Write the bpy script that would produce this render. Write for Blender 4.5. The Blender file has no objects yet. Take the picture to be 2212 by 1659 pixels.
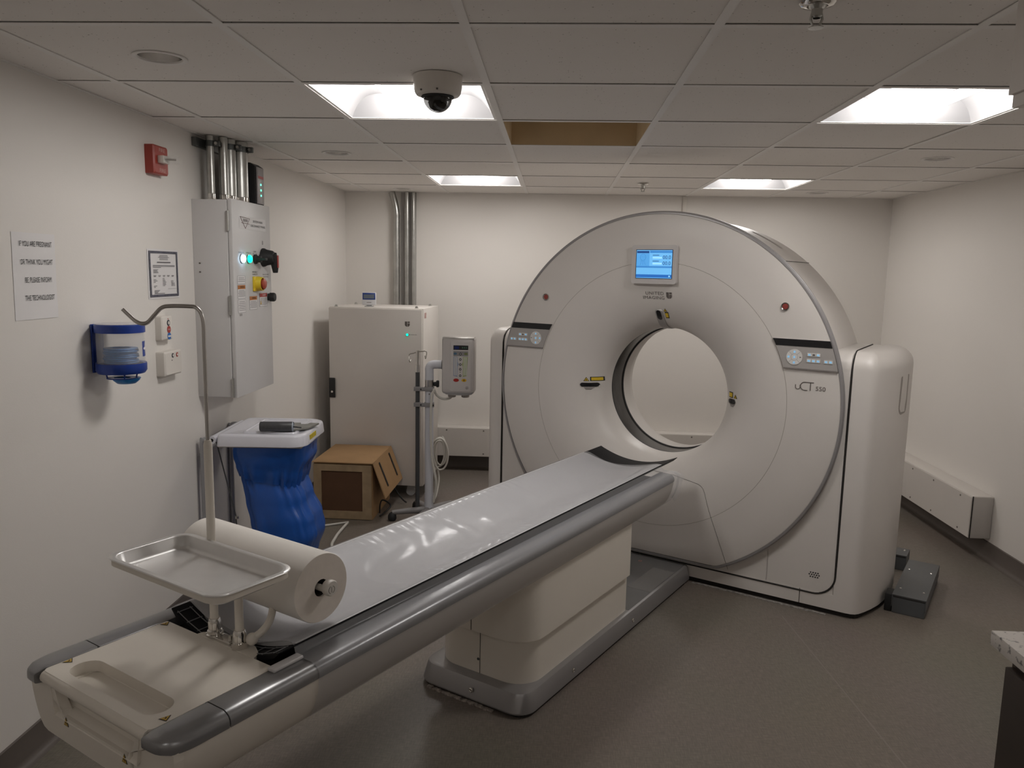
import bpy, bmesh, math, random
from mathutils import Vector, Matrix, noise
PI = math.pi
random.seed(7)
SC = bpy.context.scene
COL = SC.collection

# ------------------------------------------------------------------ camera, world, exposure
RES_X, RES_Y, FPX = 2212.0, 1659.0, 1693.045
YAW, PITCH, ROLL = -0.051945, -0.143371, 0.019152
CH, CZ = 2.18673, 1.59723                      # ceiling height, camera height
XL, XR, YB, YF = -1.65937, 2.53301, 6.20553, -1.6   # left / right / back / front wall faces
GX0, GY0, GU = -1.45460, 2.00429, 0.6096       # ceiling grid origin and pitch

def make_camera():
    cy, sy, cp, sp = math.cos(YAW), math.sin(YAW), math.cos(PITCH), math.sin(PITCH)
    fwd = Vector((sy*cp, cy*cp, sp)); right = Vector((cy, -sy, 0)); up = right.cross(fwd)
    c, s = math.cos(ROLL), math.sin(ROLL)
    r2 = c*right + s*up; u2 = -s*right + c*up
    cam = bpy.data.cameras.new('camera'); ob = bpy.data.objects.new('camera', cam); COL.objects.link(ob)
    m = Matrix((r2, u2, -fwd)).transposed().to_4x4(); m.translation = Vector((0, 0, CZ))
    ob.matrix_world = m
    cam.sensor_fit = 'HORIZONTAL'; cam.sensor_width = 36.0; cam.lens = FPX/RES_X*36.0
    cam.clip_start = 0.02; cam.clip_end = 60
    SC.camera = ob
make_camera()
wd = bpy.data.worlds.new('world'); SC.world = wd; wd.use_nodes = True
wd.node_tree.nodes['Background'].inputs[0].default_value = (0.9, 0.85, 0.8, 1)
wd.node_tree.nodes['Background'].inputs[1].default_value = 0.0
SC.view_settings.view_transform = 'Standard'; SC.view_settings.look = 'None'
SC.view_settings.gamma = 1.0; SC.view_settings.use_curve_mapping = False
SC.view_settings.exposure = 1.68
LAMP, LAMP_FAR, LAMP_FILL = 8.6, 7.4, 3.6                                    # emission of the troffer lenses; the last is for the added fill lights
LAMP_COL = (1.0, 0.965, 0.925)

# ------------------------------------------------------------------ materials
MATS = {}
def hexc(h):
    v = [int(h[i:i+2], 16)/255 for i in (0, 2, 4)]
    return tuple((c/12.92 if c <= .04045 else ((c+.055)/1.055)**2.4) for c in v)
def mat(name, col, rough=.5, metal=0., var=.03, scale=6., bump=0., bscale=200., emit=0., alpha=1., coat=0., spec=.5, trans=0.):
    if name in MATS: return MATS[name]
    m = bpy.data.materials.new(name); m.use_nodes = True; nt = m.node_tree; b = nt.nodes['Principled BSDF']
    if isinstance(col, str): col = hexc(col)
    b.inputs['Roughness'].default_value = rough; b.inputs['Metallic'].default_value = metal
    b.inputs['Specular IOR Level'].default_value = spec
    if coat: b.inputs['Coat Weight'].default_value = coat; b.inputs['Coat Roughness'].default_value = .1
    tc = nt.nodes.new('ShaderNodeTexCoord'); nz = nt.nodes.new('ShaderNodeTexNoise')
    nz.inputs['Scale'].default_value = scale; nz.inputs['Detail'].default_value = 3
    nt.links.new(tc.outputs['Object'], nz.inputs['Vector'])
    rp = nt.nodes.new('ShaderNodeValToRGB')
    rp.color_ramp.elements[0].position = .3; rp.color_ramp.elements[1].position = .7
    rp.color_ramp.elements[0].color = (*[max(0, c*(1-var)) for c in col], 1)
    rp.color_ramp.elements[1].color = (*[min(1, c*(1+var)) for c in col], 1)
    nt.links.new(nz.outputs['Fac'], rp.inputs['Fac']); nt.links.new(rp.outputs['Color'], b.inputs['Base Color'])
    if bump:
        n2 = nt.nodes.new('ShaderNodeTexNoise'); n2.inputs['Scale'].default_value = bscale
        nt.links.new(tc.outputs['Object'], n2.inputs['Vector'])
        bp = nt.nodes.new('ShaderNodeBump'); bp.inputs['Strength'].default_value = bump; bp.inputs['Distance'].default_value = .002
        nt.links.new(n2.outputs['Fac'], bp.inputs['Height']); nt.links.new(bp.outputs['Normal'], b.inputs['Normal'])
    if emit:
        b.inputs['Emission Color'].default_value = (*col, 1); b.inputs['Emission Strength'].default_value = emit
    if alpha < 1: b.inputs['Alpha'].default_value = alpha
    if trans: b.inputs['Transmission Weight'].default_value = trans
    MATS[name] = m
    return m

WALL = mat('wall_paint', (.80, .765, .725), .55, var=.015, scale=1.2, bump=.12, bscale=260)
BACKW = WALL
WHITE = mat('white_plastic', (.74, .70, .65), .38, var=.012)
COVER = mat('gantry_cover', (.72, .68, .645), .40, var=.012)
TABW = mat('table_cream', (.80, .745, .665), .36, var=.012)
SILVER = mat('silver_paint', (.30, .30, .305), .3, metal=.55, var=.02)
RIM = mat('rim_grey', (.36, .345, .35), .35, metal=.3, var=.02)
PANEL = mat('console_grey', (.42, .395, .38), .4, var=.02)
BLACK = mat('black_gloss', (.012, .012, .014), .25, var=.02)
BLACKM = mat('black_matte', (.016, .016, .017), .6, var=.05)
GAP = mat('gap_dark', (.02, .017, .015), .8)
STEEL = mat('brushed_steel', (.55, .53, .51), .28, metal=1., var=.03, scale=40)
CHROME = mat('chrome', (.7, .68, .65), .1, metal=1.)
GALV = mat('galvanised_steel', (.50, .50, .48), .32, metal=1., var=.10, scale=22)
DKSTEEL = mat('dark_bracket_steel', (.14, .15, .15), .4, metal=.9, var=.2, scale=40)
PLINTH = mat('plinth_grey', (.36, .35, .35), .34, metal=.5, var=.03)
PLINTHT = mat('plinth_top', (.19, .187, .185), .45, metal=.3, var=.04)
TEXT = mat('lettering_grey', (.14, .12, .11), .6)
INK = mat('black_ink', (.03, .028, .03), .7)
PAPER = mat('paper_white', (.80, .78, .78), .7, var=.01)
YEL = mat('label_yellow', (.62, .40, .06), .5)
YELB = mat('bright_yellow', (.80, .55, .03), .4)
ORANGE = mat('label_orange', (.50, .17, .03), .5)
REDM = mat('label_red', (.42, .05, .04), .5)
RED = mat('fire_red', (.36, .045, .03), .4)
REDB = mat('button_red', (.30, .05, .04), .4)
BLUEL = mat('light_blue_key', (.30, .60, .88), .4, emit=.10)
KEY = mat('key_white', (.76, .74, .72), .4)
KEYL = mat('key_seam', (.30, .28, .27), .5)
GREENL = mat('green_lamp', (.0, .75, .32), .3, emit=1.2)
BLUELAMP = mat('blue_white_lamp', (.45, .75, 1.), .3, emit=3.0)
CABW = mat('cabinet_white', (.68, .64, .60), .42, var=.012)
CABG = mat('enclosure_grey_white', (.64, .625, .62), .42, var=.012)
BAG = None
LIDM = mat('lid_white', (.70, .70, .76), .22, var=.01)
CARD = mat('cardboard', (.36, .215, .10), .75, var=.05, scale=12)
CARDD = mat('cardboard_dark', (.105, .050, .024), .8, var=.06, scale=12)
CARDL = mat('crate_pale_board', (.34, .245, .145), .7, var=.14, scale=18)
GREYBOX = mat('grey_sheet_metal', (.135, .14, .145), .45, metal=.3, var=.03)
CABLE = mat('white_cable', (.62, .60, .55), .5)
DARKW = mat('dark_wood', (.030, .020, .015), .45, var=.2, scale=14)
BASE = mat('vinyl_base', (.125, .105, .092), .45, var=.04)
TILEC = mat('tile_plain', (.6, .55, .5), .8)
GRID = mat('grid_white', (.88, .85, .82), .5, var=.01)
TAN = mat('plenum_tan', (.70, .54, .33), .7, var=.08, scale=5)
REFL = mat('troffer_reflector', (.40, .395, .405), .45, var=.005)
LENS = mat('troffer_lens', LAMP_COL, .4, var=0., emit=LAMP); LENS_FAR = mat('troffer_lens_far', LAMP_COL, .4, var=0., emit=LAMP_FAR); LENS_FILL = mat('troffer_lens_fill', LAMP_COL, .4, var=0., emit=LAMP_FILL)
INJ = mat('injector_grey', (.52, .49, .475), .4, var=.012)
INJP = mat('injector_pole', (.64, .65, .70), .35, var=.01)
INJD = mat('injector_dark_grey', (.26, .25, .25), .45)
POLED = mat('dark_pole', (.060, .062, .066), .45)
BLUEP = mat('dispenser_blue', (.010, .045, .29), .3)
BLUEW = mat('stack_blue', (.015, .20, .55), .35, var=.12, scale=40)
CLEAR = None

def floor_mat():
    m = bpy.data.materials.new('vinyl_floor'); m.use_nodes = True; nt = m.node_tree; b = nt.nodes['Principled BSDF']
    tc = nt.nodes.new('ShaderNodeTexCoord')
    mp = nt.nodes.new('ShaderNodeMapping'); nt.links.new(tc.outputs['Object'], mp.inputs[0])
    w1 = nt.nodes.new('ShaderNodeTexNoise'); w2 = nt.nodes.new('ShaderNodeTexNoise')
    for w, sc in ((w1, (240, 30, 1)), (w2, (30, 240, 1))):
        mm = nt.nodes.new('ShaderNodeMapping'); mm.inputs['Scale'].default_value = sc
        nt.links.new(tc.outputs['Object'], mm.inputs[0]); nt.links.new(mm.outputs[0], w.inputs['Vector'])
        w.inputs['Scale'].default_value = 1.; w.inputs['Detail'].default_value = 1
    ad = nt.nodes.new('ShaderNodeMath'); ad.operation = 'MULTIPLY'
    nt.links.new(w1.outputs['Fac'], ad.inputs[0]); nt.links.new(w2.outputs['Fac'], ad.inputs[1])
    rp = nt.nodes.new('ShaderNodeValToRGB')
    rp.color_ramp.elements[0].position = .12; rp.color_ramp.elements[1].position = .42
    rp.color_ramp.elements[0].color = (.165, .140, .118, 1); rp.color_ramp.elements[1].color = (.235, .202, .172, 1)
    nt.links.new(ad.outputs[0], rp.inputs['Fac'])
    big = nt.nodes.new('ShaderNodeTexNoise'); big.inputs['Scale'].default_value = 1.3
    nt.links.new(tc.outputs['Object'], big.inputs['Vector'])
    mx = nt.nodes.new('ShaderNodeMix'); mx.data_type = 'RGBA'; mx.blend_type = 'MULTIPLY'; mx.inputs[0].default_value = .18
    nt.links.new(rp.outputs['Color'], mx.inputs[6]); nt.links.new(big.outputs['Color'], mx.inputs[7])
    nt.links.new(mx.outputs[2], b.inputs['Base Color'])
    b.inputs['Roughness'].default_value = .42
    bp = nt.nodes.new('ShaderNodeBump'); bp.inputs['Strength'].default_value = .15; bp.inputs['Distance'].default_value = .001
    nt.links.new(ad.outputs[0], bp.inputs['Height']); nt.links.new(bp.outputs['Normal'], b.inputs['Normal'])
    return m
def tile_mat():
    m = bpy.data.materials.new('mineral_tile'); m.use_nodes = True; nt = m.node_tree; b = nt.nodes['Principled BSDF']
    tc = nt.nodes.new('ShaderNodeTexCoord')
    v = nt.nodes.new('ShaderNodeTexVoronoi'); v.inputs['Scale'].default_value = 70.
    nt.links.new(tc.outputs['Object'], v.inputs['Vector'])
    n = nt.nodes.new('ShaderNodeTexNoise'); n.inputs['Scale'].default_value = 45.; n.inputs['Detail'].default_value = 4
    nt.links.new(tc.outputs['Object'], n.inputs['Vector'])
    # pinholes: small voronoi cells, thinned out by noise
    sb = nt.nodes.new('ShaderNodeMath'); sb.operation = 'MULTIPLY_ADD'; sb.inputs[1].default_value = .55; sb.inputs[2].default_value = -.20
    nt.links.new(n.outputs['Fac'], sb.inputs[0])
    lt = nt.nodes.new('ShaderNodeMath'); lt.operation = 'LESS_THAN'
    nt.links.new(v.outputs['Distance'], lt.inputs[0]); nt.links.new(sb.outputs[0], lt.inputs[1])
    mx = nt.nodes.new('ShaderNodeMix'); mx.data_type = 'RGBA'
    mx.inputs[6].default_value = (.88, .84, .80, 1); mx.inputs[7].default_value = (.42, .38, .35, 1)
    nt.links.new(lt.outputs[0], mx.inputs[0]); nt.links.new(mx.outputs[2], b.inputs['Base Color'])
    b.inputs['Roughness'].default_value = .85
    return m
def film_mat(name, col, rough, opacity, bump=0.):
    m = bpy.data.materials.new(name); m.use_nodes = True; nt = m.node_tree; b = nt.nodes['Principled BSDF']
    b.inputs['Base Color'].default_value = (*col, 1); b.inputs['Roughness'].default_value = rough
    b.inputs['Alpha'].default_value = opacity; b.inputs['Specular IOR Level'].default_value = .6
    tc = nt.nodes.new('ShaderNodeTexCoord'); n = nt.nodes.new('ShaderNodeTexNoise'); n.inputs['Scale'].default_value = 9.
    nt.links.new(tc.outputs['Object'], n.inputs['Vector'])
    bp = nt.nodes.new('ShaderNodeBump'); bp.inputs['Strength'].default_value = bump; bp.inputs['Distance'].default_value = .01
    nt.links.new(n.outputs['Fac'], bp.inputs['Height']); nt.links.new(bp.outputs['Normal'], b.inputs['Normal'])
    return m
def stone_mat():
    m = bpy.data.materials.new('speckled_stone'); m.use_nodes = True; nt = m.node_tree; b = nt.nodes['Principled BSDF']
    tc = nt.nodes.new('ShaderNodeTexCoord'); v = nt.nodes.new('ShaderNodeTexNoise'); v.inputs['Scale'].default_value = 90.; v.inputs['Detail'].default_value = 5
    nt.links.new(tc.outputs['Object'], v.inputs['Vector'])
    rp = nt.nodes.new('ShaderNodeValToRGB'); e = rp.color_ramp.elements
    e[0].position = .32; e[0].color = (.16, .15, .15, 1); e[1].position = .42; e[1].color = (.62, .58, .54, 1)
    nt.links.new(v.outputs['Fac'], rp.inputs['Fac']); nt.links.new(rp.outputs['Color'], b.inputs['Base Color'])
    b.inputs['Roughness'].default_value = .3
    return m
FLOORM = floor_mat(); TILE = tile_mat(); STONE = stone_mat()
def sheet_mat():
    m = bpy.data.materials.new('clear_sheet'); m.use_nodes = True; nt = m.node_tree
    for n in list(nt.nodes):
        if n.type != 'OUTPUT_MATERIAL': nt.nodes.remove(n)
    out = [n for n in nt.nodes if n.type == 'OUTPUT_MATERIAL'][0]
    tr = nt.nodes.new('ShaderNodeBsdfTransparent'); tr.inputs[0].default_value = (.95, .95, .96, 1)
    df = nt.nodes.new('ShaderNodeBsdfDiffuse'); df.inputs[0].default_value = (.70, .70, .72, 1)
    gl = nt.nodes.new('ShaderNodeBsdfGlossy'); gl.inputs['Roughness'].default_value = .20; gl.inputs[0].default_value = (.95, .95, .97, 1)
    m1 = nt.nodes.new('ShaderNodeMixShader'); m1.inputs[0].default_value = .26
    nt.links.new(tr.outputs[0], m1.inputs[1]); nt.links.new(df.outputs[0], m1.inputs[2])
    lw_ = nt.nodes.new('ShaderNodeLayerWeight'); lw_.inputs[0].default_value = .30
    ml = nt.nodes.new('ShaderNodeMath'); ml.operation = 'MULTIPLY'; ml.inputs[1].default_value = .50; nt.links.new(lw_.outputs['Fresnel'], ml.inputs[0])
    tc = nt.nodes.new('ShaderNodeTexCoord'); nz = nt.nodes.new('ShaderNodeTexNoise'); nz.inputs['Scale'].default_value = 14.
    nt.links.new(tc.outputs['Object'], nz.inputs['Vector'])
    bp = nt.nodes.new('ShaderNodeBump'); bp.inputs['Strength'].default_value = .12; bp.inputs['Distance'].default_value = .01
    nt.links.new(nz.outputs['Fac'], bp.inputs['Height'])
    nt.links.new(bp.outputs[0], gl.inputs['Normal'])
    m2 = nt.nodes.new('ShaderNodeMixShader'); nt.links.new(ml.outputs[0], m2.inputs[0])
    nt.links.new(m1.outputs[0], m2.inputs[1]); nt.links.new(gl.outputs[0], m2.inputs[2]); nt.links.new(m2.outputs[0], out.inputs[0])
    return m
SHEET = sheet_mat()
BAG = film_mat('blue_film', (.010, .10, .46), .28, .90, .15)
CLEAR = film_mat('clear_plastic', (.80, .80, .80), .08, .16)
SMOKE = film_mat('smoked_dome', (.012, .011, .010), .05, .90)

# ------------------------------------------------------------------ mesh builder
class MB:
    def __init__(s, M=None): s.bm = bmesh.new(); s.M = M or Matrix()
    def v(s, p): return s.bm.verts.new(s.M @ Vector(p))
    def face(s, vs):
        try: return s.bm.faces.new(vs)
        except ValueError: return None
    def box(s, x0, x1, y0, y1, z0, z1, bev=0., seg=2):
        t = bmesh.new(); bmesh.ops.create_cube(t, size=1)
        for w in t.verts:
            w.co = Vector(((x0+x1)/2+w.co.x*(x1-x0), (y0+y1)/2+w.co.y*(y1-y0), (z0+z1)/2+w.co.z*(z1-z0)))
        if bev: bmesh.ops.bevel(t, geom=list(t.edges), offset=bev, segments=seg, profile=.5, affect='EDGES')
        s.add(t); return s
    def add(s, t):
        mp = {}
        for w in t.verts: mp[w] = s.bm.verts.new(s.M @ w.co)
        for f in t.faces: s.face([mp[w] for w in f.verts])
        t.free()
    def loft(s, rings, cap0=True, cap1=True, closed=True):
        R = [[s.v(p) for p in r] for r in rings]
        n = len(R[0])
        for a, b in zip(R, R[1:]):
            for i in range(n if closed else n-1):
                j = (i+1) % n
                s.face([a[i], a[j], b[j], b[i]])
        if cap0 and closed: s.face(list(reversed(R[0])))
        if cap1 and closed: s.face(R[-1])
        return s
    def tube(s, pts, r, n=10, cap=True):
        pts = [Vector(p) for p in pts]; rings = []
        rr = r if isinstance(r, (list, tuple)) else [r]*len(pts)
        up = None
        for i, p in enumerate(pts):
            d = (pts[min(i+1, len(pts)-1)]-pts[max(i-1, 0)]).normalized()
            if up is None:
                up = Vector((0, 0, 1)) if abs(d.z) < .9 else Vector((1, 0, 0))
            a = d.cross(up).normalized(); b = a.cross(d).normalized(); up = b
            rings.append([p+(a*math.cos(2*PI*k/n)+b*math.sin(2*PI*k/n))*rr[i] for k in range(n)])
        return s.loft(rings, cap, cap)
    def cyl(s, p0, p1, r, n=24, r1=None): return s.tube([p0, p1], [r, r if r1 is None else r1], n)
    def lathe(s, prof, o=(0, 0, 0), axis='z', n=48, cap0=False, cap1=False):
        o = Vector(o); rings = []
        for r, h in prof:
            ring = []
            for k in range(n):
                c, q = r*math.cos(2*PI*k/n), r*math.sin(2*PI*k/n)
                ring.append(o+(Vector((c, q, h)) if axis == 'z' else Vector((c, h, q)) if axis == 'y' else Vector((h, c, q))))
            rings.append(ring)
        return s.loft(rings, cap0, cap1)
    def prism(s, out, z0, z1, f=None, holes=()):
        """outline (and holes) in 2-D, extruded z0..z1; f(u,v,w)->point"""
        f = f or (lambda u, v, w: (u, v, w))
        if not holes:
            return s.loft([[f(u, v, z0) for u, v in out], [f(u, v, z1) for u, v in out]])
        for z in (z0, z1):
            t = bmesh.new(); es = []
            for loop in [out]+list(holes):
                vs = [t.verts.new(Vector((u, v, 0))) for u, v in loop]
                es += [t.edges.new((vs[i], vs[(i+1) % len(vs)])) for i in range(len(vs))]
            bmesh.ops.triangle_fill(t, use_beauty=True, use_dissolve=False, edges=es)
            for w in t.verts: w.co = Vector(f(w.co.x, w.co.y, z))
            s.add(t)
        for loop in [out]+list(holes):
            s.loft([[f(u, v, z0) for u, v in loop], [f(u, v, z1) for u, v in loop]], False, False)
        return s
    def poly(s, pts): s.face([s.v(p) for p in pts]); return s
    def grid(s, fn, nu, nv):
        V = [[s.v(fn(i/nu, j/nv)) for j in range(nv+1)] for i in range(nu+1)]
        for i in range(nu):
            for j in range(nv): s.face([V[i][j], V[i+1][j], V[i+1][j+1], V[i][j+1]])
        return s
    def text(s, body, size, f, align='CENTER', bold=0., sx=1., space=1.0):
        cu = bpy.data.curves.new('t', 'FONT'); cu.body = body; cu.size = size; cu.align_x = align; cu.align_y = 'CENTER'
        cu.resolution_u = 3; cu.offset = 0.0; cu.space_character = space
        ob = bpy.data.objects.new('t', cu); COL.objects.link(ob)
        dg = bpy.context.evaluated_depsgraph_get(); me = bpy.data.meshes.new_from_object(ob.evaluated_get(dg))
        t = bmesh.new(); t.from_mesh(me)
        for w in t.verts: w.co = Vector(f(w.co.x*sx, w.co.y))
        s.add(t); bpy.data.objects.remove(ob); bpy.data.curves.remove(cu); bpy.data.meshes.remove(me)
        return s
    def build(s, name, m, parent=None, smooth=35, weld=True):
        if weld: bmesh.ops.remove_doubles(s.bm, verts=s.bm.verts, dist=1e-6)
        bmesh.ops.recalc_face_normals(s.bm, faces=s.bm.faces)
        me = bpy.data.meshes.new(name); s.bm.to_mesh(me); s.bm.free()
        if smooth:
            me.shade_smooth(); me.set_sharp_from_angle(angle=math.radians(smooth))
        me.materials.append(m)
        ob = bpy.data.objects.new(name, me); COL.objects.link(ob)
        if parent: ob.parent = parent
        return ob
def thing(name, label, cat, loc=(0, 0, 0), rz=0., group=None):
    o = bpy.data.objects.new(name, None); COL.objects.link(o); o.location = loc; o.rotation_euler = (0, 0, rz)
    o.empty_display_size = .1
    return tag(o, label, cat, group)
def tag(o, label, cat, group=None):
    o['label'] = label; o['category'] = cat
    if group: o['group'] = group
    return o
def struct(o): o['kind'] = 'structure'; return o
def lab(o, text): o['label'] = text; return o
def rrect(x0, x1, y0, y1, r, n=6):
    rr = r if isinstance(r, (list, tuple)) else [r]*4      # corners: (x1,y1) (x0,y1) (x0,y0) (x1,y0)
    cs = ((x1, y1, 0), (x0, y1, 1), (x0, y0, 2), (x1, y0, 3)); out = []
    for (cx, cy, q), r_ in zip(cs, rr):
        sx, sy = ((-1, -1), (1, -1), (1, 1), (-1, 1))[q]
        for k in range(n+1):
            a = q*PI/2+PI/2*k/n
            out.append((cx+sx*r_+r_*math.cos(a), cy+sy*r_+r_*math.sin(a)))
    return out
def bez(pts, n=8):
    """Catmull-Rom through points"""
    P = [Vector(p) for p in pts]; P = [2*P[0]-P[1]]+P+[2*P[-1]-P[-2]]; out = []
    for i in range(1, len(P)-2):
        for k in range(n):
            t = k/n; a, b, c, d = P[i-1:i+3]
            out.append(.5*((2*b)+(c-a)*t+(2*a-5*b+4*c-d)*t*t+(3*b-a-3*c+d)*t**3))
    out.append(P[-2]); return out
def dup(root, loc=None, label=None, group=None):
    r = root.copy(); COL.objects.link(r)
    if loc is not None: r.location = loc
    if label: r['label'] = label
    if group: r['group'] = group
    for ch in list(root.children):
        c = ch.copy(); COL.objects.link(c); c.parent = r
        for g in ch.children:
            d = g.copy(); COL.objects.link(d); d.parent = c
    return r

# ------------------------------------------------------------------ room shell
struct(MB().box(XL-.12, XR+.12, YF-.12, YB+.12, -.12, 0).build('floor', FLOORM, smooth=0))
struct(MB().box(XL-.1, XL, YF-.1, YB+.1, 0, CH+.32).build('wall_left', WALL, smooth=0))
struct(MB().box(XR, XR+.1, YF-.1, YB+.1, 0, CH+.32).build('wall_right', WALL, smooth=0))
struct(MB().box(XL, XR, YB, YB+.1, 0, CH+.32).build('wall_back', WALL, smooth=0))
struct(MB().box(XL, XR, YF-.1, YF, 0, CH+.32).build('wall_front', WALL, smooth=0))
def cove(side):
    # coved vinyl base: thin skin up the wall, radius into the floor
    prof = [(0, 0), (.032, 0), (.022, .003), (.012, .010), (.006, .022), (.004, .10), (0, .105)]
    mb = MB(); ring = []
    if side == 'left': mb.loft([[(XL+d, y, z) for d, z in prof] for y in (YF, YB)])
    if side == 'right': mb.loft([[(XR-d, y, z) for d, z in prof] for y in (YF, YB)])
    if side == 'back': mb.loft([[(x, YB-d, z) for d, z in prof] for x in (XL, XR)])
    struct(mb.build('baseboard_'+side, BASE))
for s in ('left', 'right', 'back'): cove(s)

# ceiling: tiles between exposed tees
XS = [GX0+GU*i for i in range(-1, 8)]; YS = [GY0+GU*j for j in range(-6, 8)]
def cell(i, j): return (GX0+GU*i, GX0+GU*(i+1), GY0+GU*j, GY0+GU*(j+1))
TROFF = [(1, 1), (4, 1), (1, 5), (4, 5), (1, -5), (4, -5)]  # last pair: unseen, added behind the camera to fill surfaces facing it
MISSING = (2, 2)
DOWN = {(0, 0): (-1.157, 2.316), (0, 3): (-1.157, 4.165), (0, 6): (-1.150, 5.945), (5, 3): (1.880, 4.120), (5, 6): (1.850, 5.84)}
DR = .066
tb = MB()
for i in range(-1, 7):
    for j in range(-6, 7):
        if (i, j) in TROFF or (i, j) == MISSING: continue
        x0, x1, y0, y1 = cell(i, j)
        x0 = max(x0+.006, XL); x1 = min(x1-.006, XR); y0 = max(y0+.004, YF); y1 = min(y1-.0155, YB)
        if x1-x0 < .02 or y1-y0 < .02: continue
        dz = random.uniform(0, .0012)
        z = CH+.0015+dz
        if (i, j) in DOWN:
            cx, cy = DOWN[(i, j)]
            hole = [(cx+DR*math.cos(2*PI*k/36), cy+DR*math.sin(2*PI*k/36)) for k in range(36)]
            tb.prism([(x0, y0), (x1, y0), (x1, y1), (x0, y1)], z, z+.015, holes=[hole])
        else:
            tb.box(x0, x1, y0, y1, z, z+.015)
struct(tb.build('ceiling', TILE, smooth=0, weld=False))
gb = MB()
for x in XS:
    if XL < x < XR: gb.box(x-.012, x+.012, YF, YB, CH-.001, CH+.0012)
for y in YS:
    if YF < y < YB:
        xs = [XL]+[x for x in XS if XL < x < XR]+[XR]
        for a, b in zip(xs, xs[1:]): gb.box(a+(.012 if a > XL else 0), b-(.012 if b < XR else 0), y-.012, y+.012, CH-.001, CH+.0010)
gb.box(XL, XL+.014, YF, YB, CH-.0015, CH+.001); gb.box(XR-.014, XR, YF, YB, CH-.0015, CH+.001)
gb.box(XL, XR, YB-.014, YB, CH-.0017, CH+.001)
struct(gb.build('trim_1', GRID, smooth=0))
struct(MB().box(XL-.1, XR+.1, YF-.1, YB+.1, CH+.32, CH+.40).build('trim_2', GAP, smooth=0))
x0, x1, y0, y1 = cell(*MISSING)
rb = MB(); a, b, c, d = x0+.012, x1-.012, y0+.012, y1-.012
rb.box(a-.015, a, c-.015, d+.015, CH+.0015, CH+.19); rb.box(b, b+.015, c-.015, d+.015, CH+.0015, CH+.19)
rb.box(a, b, d, d+.015, CH+.0015, CH+.19); rb.box(a, b, c-.015, c, CH+.0015, CH+.19); rb.box(a-.015, b+.015, c-.015, d+.015, CH+.19, CH+.20)
struct(rb.build('trim_3', TAN, smooth=0))
# welded joint across the vinyl floor
mb = MB(); mb.loft([[(x-.003, y, .0002), (x, y, .0006), (x+.003, y, .0002)] for x, y in ((1.118, 3.59), (1.202, 2.40))], False, False, closed=False)
struct(mb.build('trim_5', mat('weld_seam', (.22, .19, .165), .4)))
# cable cover strip on the back wall above the gantry
struct(MB().box(.958, .990, YB-.018, YB, 1.2, CH-.001, .003).build('trim_4', WHITE))

# ------------------------------------------------------------------ ceiling fixtures
def make_troffer(label, lens=None):
    t = thing('ceiling_troffer', label, 'ceiling light', group='recessed square ceiling lights')
    h = .2965
    fl = MB()
    for (xa, xb, ya, yb) in ((-h, h, -h, -h+.014), (-h, h, h-.014, h), (-h, -h+.014, -h+.014, h-.014), (h-.014, h, -h+.014, h-.014)):
        fl.box(xa, xb, ya, yb, .0016, .0040)
    fl.build('frame', GRID, t, smooth=0)
    def arc(s):                                       # curved reflector wing from lens edge up and out to the frame
        P = [(.118, .074), (.140, .081), (.175, .083), (.215, .074), (.250, .050), (.272, .022), (.2825, .004)]
        return [(s*x, z) for x, z in P]
    for s in (-1, 1):
        pr = [(q.x, q.z) for q in bez([(x, 0, z) for x, z in arc(s)], 4)]
        MB().loft([[(x, y, z) for x, z in pr] for y in (-h+.014, h-.014)], False, False, closed=False).build('reflector', REFL, t, smooth=60)
    for s in (-1, 1):
        MB().poly([(-.2825, s*(h-.014), .004), (.2825, s*(h-.014), .004), (.2825, s*(h-.075), .095), (-.2825, s*(h-.075), .095)]).build('end_plate', REFL, t, smooth=0)
    lz = [(-.118, .076), (-.106, .044), (-.085, .022), (-.05, .010), (0, .006), (.05, .010), (.085, .022), (.106, .044), (.118, .076)]
    MB().loft([[(x, y, z) for x, z in lz] for y in (-h+.075, h-.075)], False, False, closed=False).build('lens', lens or LENS, t, smooth=60)
    MB().box(-h, h, -h, h, .097, .105).build('housing', REFL, t, smooth=0)
    return t
TL = ['glowing square ceiling light nearest on the left, behind the dome camera',
      'glowing square ceiling light nearest on the right, partly cut by the beige cupboard',
      'glowing square ceiling light far back on the left of the room',
      'glowing square ceiling light far back on the right, above the scanner',
      'added unseen fill light behind the viewer on the left side', 'added unseen fill light behind the viewer on the right side']
t0 = make_troffer(TL[0]); t2 = make_troffer(TL[2], LENS_FAR); t4 = make_troffer(TL[4], LENS_FILL)
for k, (i, j) in enumerate(TROFF):
    a, b, c, d = cell(i, j); o = (t0, dup(t0, label=TL[1]) if k == 1 else None, t2, dup(t2, label=TL[3]) if k == 3 else None, t4, dup(t4, label=TL[5]) if k == 5 else None)[k]
    o.location = ((a+b)/2, (c+d)/2, CH)
def make_downlight(label):
    t = thing('recessed_downlight', label, 'ceiling light', group='round unlit downlights')
    MB().lathe([(.060, .004), (.062, -.001), (.068, -.003), (.074, -.002), (.075, .0012)], n=48).build('trim_ring', GRID, t)
    MB().lathe([(.060, .004), (.058, .03), (.050, .07), (.040, .10)], n=48).build('reflector_cone', mat('cone_satin', (.80, .78, .76), .22, metal=.85), t)
    MB().lathe([(.0405, .10), (.03, .112), (.0, .118)], n=32).build('lamp', mat('unlit_lamp', (.25, .22, .2), .3), t)
    MB().lathe([(.0655, .0035), (.064, .10), (.045, .125), (0.001, .126)], n=32).build('can', GAP, t)
    return t
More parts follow.
